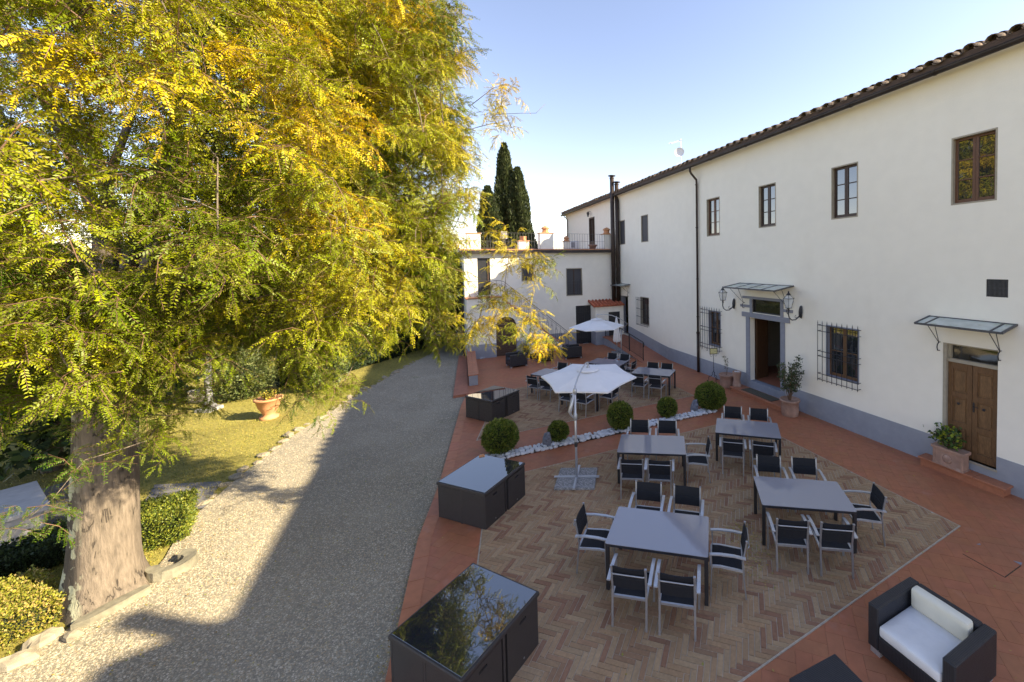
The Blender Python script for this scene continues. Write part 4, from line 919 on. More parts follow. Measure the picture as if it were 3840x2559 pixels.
# ================================================================ TERRACE FURNITURE
def make_chair():
    t = thing('garden_armchair', '', 'chair', group='black and silver garden armchairs round the tables')
    for sx in (-1, 1):
        x = sx*.235
        b = MB(); b.path([(x, -.275, .0), (x, -.235, .40), (x, -.225, .52), (x, -.245, .66), (x, -.285, .875)], .028, .02, (0, 1, 0)); b.box(x-.017, x+.017, -.302, -.27, .87, .886); b.build('rear_leg', alu, t)
        xa = sx*.285
        b = MB(); b.path([(xa, -.27, .655), (xa, -.10, .672), (xa, .10, .668), (xa, .25, .648)], .048, .018); b.build('armrest', aluwhite, t)
        b = MB(); b.path([(xa, .225, .64), (xa, .22, .42), (xa*.97, .235, .0)], .03, .02, (0, 1, 0)); b.bar((xa, .22, .425), (sx*.235, .215, .435), .025, .025); b.build('front_leg', alu, t); MB().bar((xa, -.24, .648), (x, -.245, .648), .02, .02).build('arm_bracket', alu, t)
        b = MB(); b.path([(x, -.235, .425), (x, -.1, .435), (x, .1, .448), (x, .235, .435)], .028, .028); b.build('seat_rail', aluwhite, t)
    MB().bar((-.22, -.235, .425), (.22, -.235, .425), .03, .03).build('cross_rail', alu, t); MB().bar((-.22, .235, .435), (.22, .235, .435), .025, .025).build('cross_rail', alu, t)
    b = MB(); b.tube([(-.235, -.305, .79), (-.2, -.318, .792), (.2, -.318, .792), (.235, -.305, .79)], .010, 7); b.build('back_tube', alu, t, True)
    b = MB(); ys = [(-.225, .438), (-.1, .44), (.1, .452), (.225, .445)]
    for (y0, z0), (y1, z1) in zip(ys[:-1], ys[1:]): b.add([(-.222, y0, z0), (.222, y0, z0), (.222, y1, z1), (-.222, y1, z1), (-.222, y0, z0-.012), (.222, y0, z0-.012), (.222, y1, z1-.012), (-.222, y1, z1-.012)], [(0, 1, 2, 3), (7, 6, 5, 4), (0, 4, 5, 1), (2, 6, 7, 3), (1, 5, 6, 2), (3, 7, 4, 0)])
    b.build('seat', textil, t)
    b = MB(); zs = [(.555, -.232), (.64, -.243), (.70, -.249), (.712, -.262), (.724, -.258), (.80, -.270), (.868, -.284)]; nx2 = 5
    for i, (z, y) in enumerate(zs):
        for k in range(nx2): u_ = k/(nx2-1)*2-1; b.v.append((u_*.222, y-.018*(1-u_*u_), z-(.006*(1-u_*u_) if i in (0, len(zs)-1) else 0)))
    b.f = [(i*nx2+k, i*nx2+k+1, (i+1)*nx2+k+1, (i+1)*nx2+k) for i in range(len(zs)-1) for k in range(nx2-1)]
    o = b.build('backrest', textil, t); o.modifiers.new('thick', 'SOLIDIFY').thickness = .016
    return t
def make_table():
    t = thing('garden_table', '', 'table', group='grey glass-topped garden tables'); W2, D2 = .77, .477
    b = MB(); n = 3; r = .03; pts = []
    for (cx2, cy2, a0) in ((W2-r, D2-r, 0), (-W2+r, D2-r, 90), (-W2+r, -D2+r, 180), (W2-r, -D2+r, 270)):
        pts += [(cx2+r*math.cos(R(a0+90*k/n)), cy2+r*math.sin(R(a0+90*k/n))) for k in range(n+1)]
    b.prism(pts, .732, .740); b.build('glass_top', tableglass, t)
    b = MB(); W3, D3 = W2-.004, D2-.004
    b.box(-W3, W3, -D3, -D3+.05, .69, .7315); b.box(-W3, W3, D3-.05, D3, .69, .7315); b.box(-W3, -W3+.05, -D3+.05, D3-.05, .69, .7315); b.box(W3-.05, W3, -D3+.05, D3-.05, .69, .7315); b.build('apron', charc, t)
    for sx in (-1, 1):
        for sy in (-1, 1): MB().cbox(sx*(W3-.028)-.028, sx*(W3-.028)+.028, sy*(D3-.028)-.028, sy*(D3-.028)+.028, 0, .6895, .004).build('leg', charc, t)
    return t
TAB = [((0.5391, 6.33), -.2184, 'the front table nearest the herringbone corner', [(-.29, 'F'), (.36, 'F'), (-.33, 'B'), (.375, 'B'), (0, 'L'), (0, 'R')], 'large grey glass table in front, nearest the viewer'),
       ((3.2298, 7.2851), -.1609, 'the right-hand table near the terracotta step', [(-.41, 'F'), (.25, 'F'), (-.37, 'B'), (.335, 'B'), (.02, 'R')], 'grey glass table at right with lattice reflections, nearest the oak door'),
       ((0.6561, 9.3945), -.1127, 'the middle table by the white pebble strip', [(-.39, 'F'), (.2, 'F'), (-.36, 'B'), (.36, 'B'), (-.05, 'R')], 'grey glass table right of the open umbrella base'),
       ((3.1514, 10.223), -.2735, 'the table facing the big potted camellia', [(-.35, 'F'), (.33, 'F'), (-.355, 'B'), (.345, 'B')], 'grey glass table in front of the big potted shrub'),
       ((1.2053, 15.715), -.369, 'the far table below the ramp railing', [(-.3, 'F'), (.36, 'F'), (-.28, 'Bn'), (.31, 'Bn'), (0, 'L')], 'grey glass table right of the open umbrella on the far brick field'),
       ((-2.69, 15.72), -.454, 'the far-left table beyond the cube set', [(-.24, 'F'), (.33, 'F'), (-.34, 'B'), (.3, 'B')], 'far grey glass table left of the open umbrella'),
       ((-.63, 17.37), -.46, 'the table farthest back before the closed umbrella', [(-.33, 'B'), (.28, 'B'), (.04, 'R'), (-.3, 'F'), (.3, 'F')], 'grey glass table farthest back, beside the foot of the ramp'),
       ((-1.31, 14.27), -.498, 'the table hidden under the open umbrella', [(-.18, 'F'), (.447, 'F'), (-.32, 'B'), (.33, 'B'), (0, 'R')], 'grey glass table mostly hidden under the open umbrella')]
chair0 = make_chair(); table0 = make_table(); used = [False, False]
POS = {'F': ('near side, ', 'left', 'right'), 'B': ('far side, ', 'left', 'right')}
for i, (c, a_, ctx, chs, tl) in enumerate(TAB):
    if i == 0: table0.location = (*c, 0); table0.rotation_euler = (0, 0, a_); table0['label'] = tl
    else: dup(table0, (*c, 0), a_, tl)
    ca, sa = math.cos(a_), math.sin(a_)
    for (u_, sd) in chs:
        if sd == 'F': x, y, rz_ = u_, -.785, 0; wh = ('left' if u_ < .1 else 'right')+' armchair on the near side of '
        elif sd in ('B', 'Bn'): x, y, rz_ = u_, (.82 if sd == 'B' else .60), math.pi; wh = ('left' if u_ < .1 else 'right')+' armchair on the far side of '
        elif sd == 'L': x, y, rz_ = -1.045, u_, -math.pi/2; wh = 'armchair at the left end of '
        else: x, y, rz_ = (1.04 if i < 6 else .95), u_, math.pi/2; wh = 'armchair at the right end of '
        rz_ += random.uniform(-.03, .03)
        L = (c[0]+x*ca-y*sa, c[1]+x*sa+y*ca, 0)
        if not used[0]: chair0.location = L; chair0.rotation_euler = (0, 0, a_+rz_); chair0['label'] = wh+ctx; used[0] = True
        else: dup(chair0, L, a_+rz_, wh+ctx)

# ---------------------------------------------------------------- rattan cube sets
def make_cube_table():
    t = thing('rattan_table', '', 'table', group='rattan tables with glass tops'); w, d, h = 1.2, 1.28, .717
    b = MB(); b.cbox(-w/2, w/2, -d/2, d/2, h-.055, h, .008); b.build('top_frame', rattan, t)
    MB().cbox(-w/2+.028, w/2-.028, -d/2+.028, d/2-.028, h, h+.007, .002).build('glass_top', tintglass, t)
    for (x, y) in ((0, -d/2+.04), (0, d/2-.04), (-w/2+.04, 0), (w/2-.04, 0)): MB().cbox(x-.02, x+.02, y-.02, y+.02, 0, h-.055, .004).build('leg', rattan, t)
    return t
def make_cube_chair():
    t = thing('cube_chair', '', 'chair', group='cube armchairs tucked under the rattan tables'); w, d, h = .565, .568, .645
    # outer corner of the chair at +x, -y ; back panel is the +x face, arm panel the -y face
    b = MB(); hz0, hz1, hy0, hy1 = h-.10, h-.065, -.06, .06
    b.box(d/2-.03, d/2, -w/2, hy0, 0.01, h); b.box(d/2-.03, d/2, hy1, w/2, .01, h); b.box(d/2-.03, d/2, hy0, hy1, .01, hz0); b.box(d/2-.03, d/2, hy0, hy1, hz1, h); b.build('back_panel', rattan, t)
    MB().cbox(-d/2, d/2-.031, -w/2, -w/2+.03, .01, h, .005).build('side_panel', rattan, t); MB().cbox(-d/2, d/2-.031, w/2-.03, w/2, .01, h, .005).build('side_panel', rattan, t)
    MB().box(-d/2, d/2-.032, -w/2+.031, w/2-.031, .3, .38).build('seat', cushd, t); MB().box(d/2-.06, d/2-.032, hy0-.02, hy1+.02, hz0-.02, hz1+.02).build('handle_slot', blackdoor, t)
    MB().lathe([(.012, 0), (.012, .004)], 8).build('maker_badge', alu, t).matrix_local = Matrix.Translation((d/2, .0, .08)) @ Matrix.Rotation(math.pi/2, 4, 'Y')
    return t
ct0, cc0 = make_cube_table(), make_cube_chair(); first = True
CS = [((-1.9636, 4.8741), -.4696, 'the nearest cube set'), ((-2.9395, 8.2682), -.3818, 'the middle cube set'), ((-4.3685, 13.4699), -.4949, 'the farthest cube set')]
for i, (c, a_, nm) in enumerate(CS):
    lab = ('large dark rattan table whose glass top mirrors the yellow tree', 'dark rattan table beside the box ball, its glass mirroring blue sky', 'far dark rattan table with glass top beside the low brick-topped wall')[i]
    if i == 0: ct0.location = (*c, 0); ct0.rotation_euler = (0, 0, a_); ct0['label'] = lab
    else: dup(ct0, (*c, 0), a_, lab)
    ca, sa = math.cos(a_), math.sin(a_)
    for (x, y, rz_, wh) in ((.305, -.335, -0, 'near right'), (.305, .335, 0, 'far right'), (-.305, -.335, math.pi, 'near left'), (-.305, .335, math.pi, 'far left')):
        j = random.uniform(-.012, .012); L = (c[0]+(x+j)*ca-y*sa, c[1]+(x+j)*sa+y*ca, 0); lb_ = 'dark cube armchair tucked in at the '+wh+' of '+nm
        if first: cc0.location = L; cc0.rotation_euler = (0, 0, a_+rz_); cc0['label'] = lb_; first = False
        else: dup(cc0, L, a_+rz_, lb_)
t = thing('napkin_holder', 'small orange wooden tray at the far corner of the middle glass table', 'tray', G(1807, 1712, .725), .5)
MB().cbox(-.06, .06, -.035, .035, 0, .012, .003).build('tray', cottowarm, t); MB().box(-.055, .055, .02, .03, .012, .03).build('rim', cottowarm, t)

# ---------------------------------------------------------------- wicker lounge seats
def sofa(label, cat, loc, rz_, w, d, h, cush=None, back=None, arm=.14, rat=rattan2, group=None, loose=None):
    """faces -y; origin at the centre on the floor"""
    t = thing('wicker_armchair' if w < 1.2 else 'wicker_sofa', label, cat, loc, rz_, group)
    z0 = .07
    MB().cbox(-w/2, -w/2+arm, -d/2, d/2, z0, h, .015).build('arm', rat, t); MB().cbox(w/2-arm, w/2, -d/2, d/2, z0, h, .015).build('arm', rat, t)
    MB().cbox(-w/2+arm+.001, w/2-arm-.001, d/2-arm, d/2, z0, h, .015).build('back', rat, t); MB().cbox(-w/2+arm+.001, w/2-arm-.001, -d/2, d/2-arm-.001, z0, .28, .012).build('seat_base', rat, t)
    for sx in (-1, 1):
        for sy in (-1, 1): MB().box(sx*(w/2-.09)-.06, sx*(w/2-.09)+.06, sy*(d/2-.05)-.035, sy*(d/2-.05)+.035, 0, z0).build('foot', aluwhite, t)
    if cush: 
        o = puff(-w/2+arm+.01, w/2-arm-.01, -d/2-.01, d/2-arm-.02, .285, .42, cush, t, 'seat_cushion')
    if back:
        o = puff(-w/2+arm+.03, w/2-arm-.03, d/2-arm-.16, d/2-arm-.02, .42, h+.06, back, t, 'back_cushion')
    return t
def puff(x0, x1, y0, y1, z0, z1, m_, par, nm):
    """soft cushion: box with rounded, slightly bulging faces"""
    b = MB(); n = 8; c = ((x0+x1)/2, (y0+y1)/2, (z0+z1)/2); hx, hy, hz = (x1-x0)/2, (y1-y0)/2, (z1-z0)/2; idx = {}
    def P(u, v, w_):
        r = .035; p = [u*hx, v*hy, w_*hz]; lim = [hx-r, hy-r, hz-r]; q = [max(-l, min(l, a)) for a, l in zip(p, lim)]; dd = Vector([a-b2 for a, b2 in zip(p, q)])
        if dd.length > 1e-9: dd = dd.normalized()*min(dd.length, r)
        k = .012*(1-u*u)*(1-v*v)*w_ + random.uniform(-.0015, .0015); return tuple(c[i]+q[i]+dd[i]+(k if i == 2 else 0) for i in range(3))
    g = [math.sin(math.pi/2*t)*1.0 for t in np.linspace(-1, 1, n+1)]
    for ax in range(3):
        for sd in (-1, 1):
            o = len(b.v)
            for i in range(n+1):
                for j in range(n+1):
                    q = [0, 0, 0]; q[ax] = sd; q[(ax+1) % 3] = g[i]; q[(ax+2) % 3] = g[j]; b.v.append(P(*q))
            for i in range(n):
                for j in range(n):
                    f = (o+i*(n+1)+j, o+(i+1)*(n+1)+j, o+(i+1)*(n+1)+j+1, o+i*(n+1)+j+1); b.f.append(f if sd > 0 else f[::-1])
    o = b.build(nm, m_, par, True)
    return o
# near loveseat: front edge from (3.09,5.0) to (3.48,4.2), faces (-.9,-.43)
fa = Vector((3.09, 5.02)); fb = Vector((3.50, 4.20)); dv = (fb-fa).normalized(); nrm = Vector((-dv.y, dv.x))
if nrm.dot(Vector((1, .5))) < 0: nrm = -nrm
cpt = (fa+fb)/2 + nrm*.46
rzs = math.atan2(nrm.y, nrm.x)-math.pi/2
sofa('black wicker armchair with white seat cushion in the lower right corner', 'armchair', (cpt.x, cpt.y, 0), rzs, .95, .93, .62, cushw, cushc, .13, rattan2)
t = thing('wicker_ottoman', 'black wicker footstool cut off by the bottom edge of the photo', 'footstool', (2.43+(-.42)*.0+ .10, 4.62-.55, 0), math.atan2(-.35, .15))
u1 = Vector((.39, -.92)).normalized(); u2 = Vector((-.9, -.42)).normalized(); cpt = Vector((2.43, 4.62))+u1*.36+u2*.36; t.location = (cpt.x, cpt.y, 0); t.rotation_euler = (0, 0, math.atan2(u1.y, u1.x))
MB().cbox(-.36, .36, -.36, .36, .07, .38, .012).build('body', rattan2, t)
for sx in (-1, 1):
    for sy in (-1, 1): MB().box(sx*.3-.04, sx*.3+.04, sy*.3-.03, sy*.3+.03, 0, .07).build('foot', aluwhite, t)
# far lounge group
p = F(20.3, 7.2); sofa('black wicker armchair turned away beside the low wall', 'armchair', p, FROT+R(180+8), .80, .85, .62, cushd, cushd)
p = F(21.75, 5.75); sofa('black wicker two-seat sofa behind the hanging leaves, pale cushions on it', 'sofa', p, FROT-R(90)+R(3), 1.45, .82, .66, cushw, cushw)
p = F(20.65, 4.2); sofa('black wicker armchair at the foot of the staircase', 'armchair', p, FROT-R(0)+R(-6), .80, .90, .62, cushd, cushd)
t = thing('wicker_coffee_table', 'low black wicker table between the far lounge seats', 'table', F(20.65, 5.72), FROT+R(8))
MB().cbox(-.30, .30, -.38, .38, .07, .36, .01).build('body', rattan2, t)
for sx in (-1, 1):
    for sy in (-1, 1): MB().box(sx*.24-.05, sx*.24+.05, sy*.32-.04, sy*.32+.04, 0, .07).build('foot', aluwhite, t)
MB().box(-.304, -.3, -.015, .015, .13, .15).build('badge', alu, t)

# ---------------------------------------------------------------- umbrellas
def canopy_mesh(Rr, z0, z1, rot, n=6, sag=.03, off=(0, 0), tilt=(0, 0)):
    b = MB(); rings = 5; V = [(off[0], off[1], z1)]
    for r in range(1, rings+1):
        f = r/rings
        for k in range(n):
            for j in range(4):
                a_ = rot+2*math.pi*(k+j/4)/n; t_ = j/4; rad = Rr*f*math.cos(math.pi/n)/math.cos((t_-.5)*2*math.pi/n)
                if j: rad *= 1-.05*math.sin(math.pi*t_)*f
                zz = z1+(z0-z1)*(f**1.15) - sag*math.sin(math.pi*t_)*f*(1.2-f)
                x, y = rad*math.cos(a_), rad*math.sin(a_); V.append((off[0]+x, off[1]+y, zz+x*tilt[0]+y*tilt[1]))
    m_ = n*4
    Fc = [(0, 1+k, 1+(k+1) % m_) for k in range(m_)] + [(1+(r-1)*m_+k, 1+r*m_+k, 1+r*m_+(k+1) % m_, 1+(r-1)*m_+(k+1) % m_) for r in range(1, rings) for k in range(m_)]
    b.add(V, Fc)
    # small valance edge
    o = len(b.v); b.v += [(v[0]*1.0, v[1]*1.0, v[2]-.035) for v in V[-m_:]]; s0 = 1+(rings-1)*m_
    b.f += [(s0+k, o+k, o+(k+1) % m_, s0+(k+1) % m_) for k in range(m_)]
    return b, V[-m_:]
def umbrella(label, base, hub, Rr, z0, z1, rot, arm_pts, tilt=(0, 0), slabs=True, joint_=None, slope=None):
    t = thing('cantilever_umbrella', label, 'umbrella', (base[0], base[1], 0)); O = Vector((base[0], base[1], 0)); hb_ = Vector(hub)-O
    b, rim = canopy_mesh(Rr, z0, z1, rot, off=(hb_.x, hb_.y), tilt=tilt); cn = b.build('canopy', canvas, t)
    q = MB(); q.lathe([(.03, z1+.02), (.20, z1-.01), (.30, z1-.03), (.31, z1-.045)], 12, (hb_.x, hb_.y), cap=False); q.build('vent_flap', canvas, cn, True)
    for k in range(6): MB().bar((hb_.x, hb_.y, z1-.05), (rim[k*4][0], rim[k*4][1], rim[k*4][2]-.02), .018, .012).build('rib', alu, t)
    pole_top = arm_pts[0]-O
    MB().tube([(0, 0, 0), (pole_top.x*.2, pole_top.y*.2, pole_top.z*.5), tuple(pole_top)], .027, 10).build('pole', aluwhite, t, True)
    q = MB(); q.tube([p_-O for p_ in arm_pts], .02, 8); q.build('arm', aluwhite, t, True)
    q = MB(); q.tube([arm_pts[-1]-O, (hb_.x, hb_.y, z1)], .018, 8); q.lathe([(.03, z1-.02), (.05, z1+.02), (.03, z1+.07)], 8, (hb_.x, hb_.y)); q.build('hub', aluwhite, t)
    if slabs:
        a0 = slabs if isinstance(slabs, float) else .1
        q = MB()
        for k in range(4): a_ = a0+k*math.pi/2; q.bar((0, 0, .075), (.52*math.cos(a_), .52*math.sin(a_), .075), .05, .03)
        q.build('cross_base', aluwhite, t)
        for k in slab_q: 
            a_ = a0+math.pi/4+k*math.pi/2; s_ = MB(); s_.cbox(-.215, .215, -.215, .215, 0, .055, .006); s_.build('granite_slab', granite, t, loc=(.33*math.cos(a_), .33*math.sin(a_), 0.004), rz=a0)
    return t
slab_q = (0, 1, 2, 3)
B1 = G(2163, 1800); P1 = Vector((B1.x, B1.y, 2.08)); hubp = Vector((-.93, 10.85, 2.18))
arm1 = [P1, P1+Vector((.0, .10, .10)), Vector((-1.08, 9.7, 2.27)), Vector((-1.02, 10.2, 2.36)), Vector((-.96, 10.65, 2.37)), Vector((-.93, 10.85, 2.34))]
u1 = umbrella('open white hexagonal umbrella hanging from a grey side pole in front', (B1.x, B1.y), hubp, 1.30, 1.95, 2.18, R(-4), arm1, (0, .055), -.02)
q = MB(); o_ = Vector((-.06, -.05, 0)); q.tube([(0, 0, 1.42), (-.10, -.06, 1.55), (-.12, -.07, 1.62), (-.02, 0, 2.02)], [.02, .025, .045, .03], 8); q.lathe([(.035, 1.40), (.045, 1.45), (.045, 1.52), (.035, 1.56)], 8); q.lathe([(.03, 2.0), (.045, 2.04), (.045, 2.12), (.03, 2.14)], 8); q.build('crank', aluwhite, u1, True)
MB().lathe([(.032, .78), (.038, .80), (.038, .88), (.032, .9)], 8).build('clamp', iron, u1)
B2 = G(2330, 1337); hub2 = Vector((-1.28, 20.6, 2.2)); J2 = Vector((.30, 21.3, 1.78))
arm2 = [Vector((B2.x+.02, B2.y, 1.42)), J2, Vector((-.05, 21.2, 2.05)), Vector((-.5, 21.0, 2.28)), Vector((-.95, 20.8, 2.38)), Vector((-1.28, 20.6, 2.38))]
u2_ = umbrella('open white umbrella at the far end of the terrace by the ramp wall', (B2.x, B2.y), hub2, 1.42, 1.78, 2.18, R(12), arm2, (0, 0), .3)
B3 = G(2314, 1324)
t = thing('closed_umbrella', 'furled white umbrella standing beside the ramp wall', 'umbrella', B3)
MB().tube([(0, 0, 0), (0, 0, 2.05)], .025, 8).build('pole', aluwhite, t, True)
q = MB(); nf = 16
for j, (z, r) in enumerate(((.62, .20), (.75, .23), (1.0, .20), (1.5, .13), (1.9, .06), (2.0, .03))):
    for k in range(nf): a_ = 2*math.pi*k/nf; rr = r*(1 if k % 2 else .78); q.v.append((rr*math.cos(a_), rr*math.sin(a_), z+(.03 if k % 2 and j == 0 else 0)))
q.f = [(j*nf+k, j*nf+(k+1) % nf, (j+1)*nf+(k+1) % nf, (j+1)*nf+k) for j in range(5) for k in range(nf)]; q.build('furled_canopy', canvas, t)
MB().cbox(-.32, .32, -.32, .32, .0, .05, .006).build('granite_slab', granite, t)
MB().tube([(0, 0, 1.05), (.02, -.01, 1.06)], .19, 12).build('tie_strap', canvas, t)
P_ = G(1804, 1343); t = thing('umbrella_stand', 'round grey concrete umbrella base with a short black tube', 'umbrella base', P_)
MB().lathe([(.27, 0), (.28, .02), (.27, .06), (.05, .08)], 24).build('disc', mat('concrete', (.36, .36, .37), .8, .1, 20), t, True); MB().tube([(0, 0, .06), (0, 0, .42)], .03, 8).build('tube', iron, t)

# ---------------------------------------------------------------- low wall bench, brick slab, dark post
bt_ = [Vector(p) for p in ((-8.50, 22.0), (-8.08, 22.1), (-6.02, 16.80), (-6.38, 16.62))]
t = thing('low_wall', 'low slate-blue wall with a terracotta seat top at the terrace edge', 'wall', (-6.2, 16.7, 0)); O = Vector((-6.2, 16.7))
bq = [tuple(p-O) for p in bt_]; bi = inset(bq[::-1], .03)
MB().prism(bi, -.02, .42).build('wall_body', plinthm, t)
d_ = (bt_[0]-bt_[3]); n = 14
for k in range(n):
    for side in (0, 1):
        a0, a1 = bt_[3]+d_*(k/n+.001), bt_[3]+d_*((k+1)/n-.001); d2 = bt_[1]-bt_[2]; c0, c1 = bt_[2]+d2*(k/n+.001), bt_[2]+d2*((k+1)/n-.001)
        q = [a0, a0.lerp(c0, .495), a1.lerp(c1, .495), a1] if side == 0 else [a0.lerp(c0, .505), c0, c1, a1.lerp(c1, .505)]
        MB().prism([tuple(p-O) for p in q], .422, .46).build('cap_tile', cottostep, t)
sl_ = [(-6.50, 15.36), (-6.0, 15.62), (-6.40, 16.6), (-8.55, 22.1), (-9.05, 22.3)]
sheet('brick_path', sl_, .03, cotto, thick=.12)
P_ = Vector((-7.45, 19.0, 0)); t = thing('dark_post', 'slim dark post standing behind the terracotta-topped low wall', 'post', Vector((-8.75, 22.3, 0)))
MB().cbox(-.05, .05, -.05, .05, 0, 3.2, .005).build('post', gutterm, t)

# ---------------------------------------------------------------- white pebble strip
stripA, stripB = Vector((-3.5, 10.25)), Vector((3.05, 13.45)); dS = (stripB-stripA).normalized(); nS = Vector((-dS.y, dS.x)); LS = (stripB-stripA).length
pb = thing('pebble_bed', 'strip of large white pebbles running between the box balls', 'pebble bed', (stripA.x, stripA.y, 0), math.atan2(dS.y, dS.x))
MB().box(-.1, LS, -.17, .17, -.01, .012).build('soil_bed', soil, pb)
protos = []
for k in range(9): b = MB(); b.blob((0, 0, 0), 1, 1, 1, k+20, .17, 9, 6); protos.append(b.mesh('stone', pebw, True))
rows_ = 4; cnt = 0; x = 0
BALLS = [((-3.30, 10.70), .46, .84), ((-1.85, 11.33), .28, .54), ((-.10, 12.08), .38, .80), ((1.42, 12.95), .31, .62), ((2.95, 13.60), .50, .88)]
while x < LS:
    for r_ in range(3):
        s_ = random.uniform(.052, .085); yy = -.13+.13*r_+random.uniform(-.02, .02); xx = x+random.uniform(-.03, .03)
        o = link('stone', random.choice(protos), pb, (xx, yy, .03+random.uniform(-.005, .02))); o.scale = (s_*random.uniform(.9, 1.3), s_*random.uniform(.8, 1.1), s_*random.uniform(.45, .7)); o.rotation_euler = (random.uniform(-.2, .2), random.uniform(-.2, .2), random.uniform(0, 3)); cnt += 1
    x += .125
for (p, sz, lb_) in ((G(2052, 1678), .17, 'jagged grey rock leaning by the second box ball'), (G(2606, 1546), .17, 'jagged grey rock at the right end of the white pebbles')):
    t = thing('grey_rock', lb_, 'rock', (p.x, p.y+.06, 0), random.uniform(0, 3)); b = MB(); b.blob((0, 0, .16), .15, .12, .24, int(sz*100)+cnt, .35, 7, 5); b.build('rock_body', rockg, t)

# ================================================================ VEGETATION
def ball_leaves(n, c, rx, rz, size, cols, lo=.80, hi=1.05, up=.3):
    d = unit(rng.normal(size=(n, 3))); rr = rng.uniform(lo, hi, (n, 1)); P = np.array(c)+d*rr*np.array([rx, rx, rz]); P[:, 2] = np.maximum(P[:, 2], c[2]-rz*.98)
    L = unit(d + rng.normal(scale=.6, size=(n, 3)) + np.array([0, 0, up])); S = unit(np.cross(L, rng.normal(size=(n, 3))))
    sz = size*rng.uniform(.6, 1.4, (n, 1)); C = np.array(cols)[rng.integers(0, len(cols), n)]*rng.uniform(.7, 1.3, (n, 1)); return P, L*sz, S*sz*.32, C
BX = [(.10, .15, .02), (.13, .18, .022), (.18, .21, .03), (.07, .10, .018), (.22, .22, .04)]
for i, (p, r, h) in enumerate(BALLS):
    t = thing('box_ball', ('largest clipped box ball at the left end of the pebble strip, behind the cube set', 'smallest clipped box ball beside the left grey rock', 'clipped box ball in the middle of the pebble strip', 'small clipped box ball second from the right', 'big clipped box ball at the right end near the menu stand')[i], 'shrub', (p[0], p[1], 0))
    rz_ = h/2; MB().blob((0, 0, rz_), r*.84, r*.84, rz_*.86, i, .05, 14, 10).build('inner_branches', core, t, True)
    N = int(9000*(r/.5)**2)
    P, L, S, C = ball_leaves(N, (0, 0, rz_), r, rz_, .05, BX, .78, 1.02)
    k = 1+.07*np.sin(P[:, :1]*9/r*.5+i)*np.sin(P[:, 1:2]*11/r*.5)*np.sin(P[:, 2:]*12/r*.5+1); P = (P-np.array([0, 0, rz_]))*k+np.array([0, 0, rz_])
    quads('foliage', P, L, S, C, leafd, t)
def pot(label, loc, r, h, name='plant_pot', m_=cottopot, prof_=None):
    t = thing(name, label, 'plant', loc)
    pr = prof_ or [(r*.86, 0), (r*.9, .02), (r*.93, h*.5), (r*.95, h-.07), (r*1.06, h-.06), (r*1.08, h-.03), (r*1.06, h), (r*.96, h), (r*.93, h-.05), (0.01, h-.05)]
    MB().lathe(pr, 28, cap=False).build('pot', m_, t, True); MB().lathe([(r*.94, h-.055), (.01, h-.05)], 20, cap=False).build('soil', soil, t); return t
def shrub(t, base_z, stems, H, spread, leaves, size, cols, droop=0, seed=1, thin=.008, lo=.35):
    rg = np.random.default_rng(seed); b = MB(); P = []; Lv = []
    for k in range(stems):
        a_ = rg.uniform(0, 6.28); h = H*rg.uniform(.6, 1.0); sp_ = spread*rg.uniform(.3, 1)
        pts = [Vector((0.03*math.cos(a_), .03*math.sin(a_), base_z))]
        for j in range(1, 6): f = j/5; pts.append(Vector((math.cos(a_+.5*f)*sp_*f + rg.uniform(-.03, .03), math.sin(a_+.5*f)*sp_*f+rg.uniform(-.03, .03), base_z+h*f)))
        b.tube(pts, [thin*(1-.13*j) for j in range(6)], 5)
        for j in range(2, 6):
            for m_ in range(3):
                aa = rg.uniform(0, 6.28); e = pts[j]+Vector((math.cos(aa), math.sin(aa), rg.uniform(-.2, .6)))*spread*.33; b.tube([pts[j], e], [thin*.45, thin*.25], 4)
                for f in np.linspace(.2, 1, 4): P.append(tuple(pts[j].lerp(e, float(f))))
    b.build('stems', twig, t)
    P = np.array(P); idx = rg.integers(0, len(P), leaves); Q = P[idx]+rg.normal(scale=size*.5, size=(leaves, 3)); D = unit(rg.normal(size=(leaves, 3))+np.array([0, 0, .2])); S = unit(np.cross(D, rg.normal(size=(leaves, 3)))); sz = size*rg.uniform(.6, 1.2, (leaves, 1))
    C = np.array(cols)[rg.integers(0, len(cols), leaves)]*rg.uniform(.7, 1.3, (leaves, 1)); quads('leaves', Q, D*sz, S*sz*.3, C, leafd, t)
DG = [(.035, .06, .025), (.05, .08, .03), (.07, .10, .04), (.10, .12, .06)]
t = pot('large terracotta pot holding a tall camellia right of the main doorstep', (5.38, 12.95, 0), .29, .52); shrub(t, .48, 11, 1.35, .42, 1500, .075, DG, seed=3, thin=.012)
t = pot('terracotta pot with two thin leafy stems left of the doorstep', (4.14, 16.02, 0), .29, .50); shrub(t, .46, 2, .72, .16, 60, .06, DG, seed=8)
t = thing('ash_urn', 'waisted terracotta urn with a gravel-filled top on the doorstep', 'urn', F(12.17, .35, .17)); MB().lathe([(.16, 0), (.17, .02), (.165, .06), (.135, .2), (.125, .27), (.135, .34), (.165, .5), (.165, .57), (.15, .58), (.14, .55), (.01, .55)], 24, cap=False).build('urn', cottopot, t, True)
b = MB()
for k in range(20): b.blob((random.uniform(-.09, .09), random.uniform(-.09, .09), .565), .022, .018, .014, k, .2, 6, 4)
b.build('gravel_fill', pebw, t, kind='stuff')
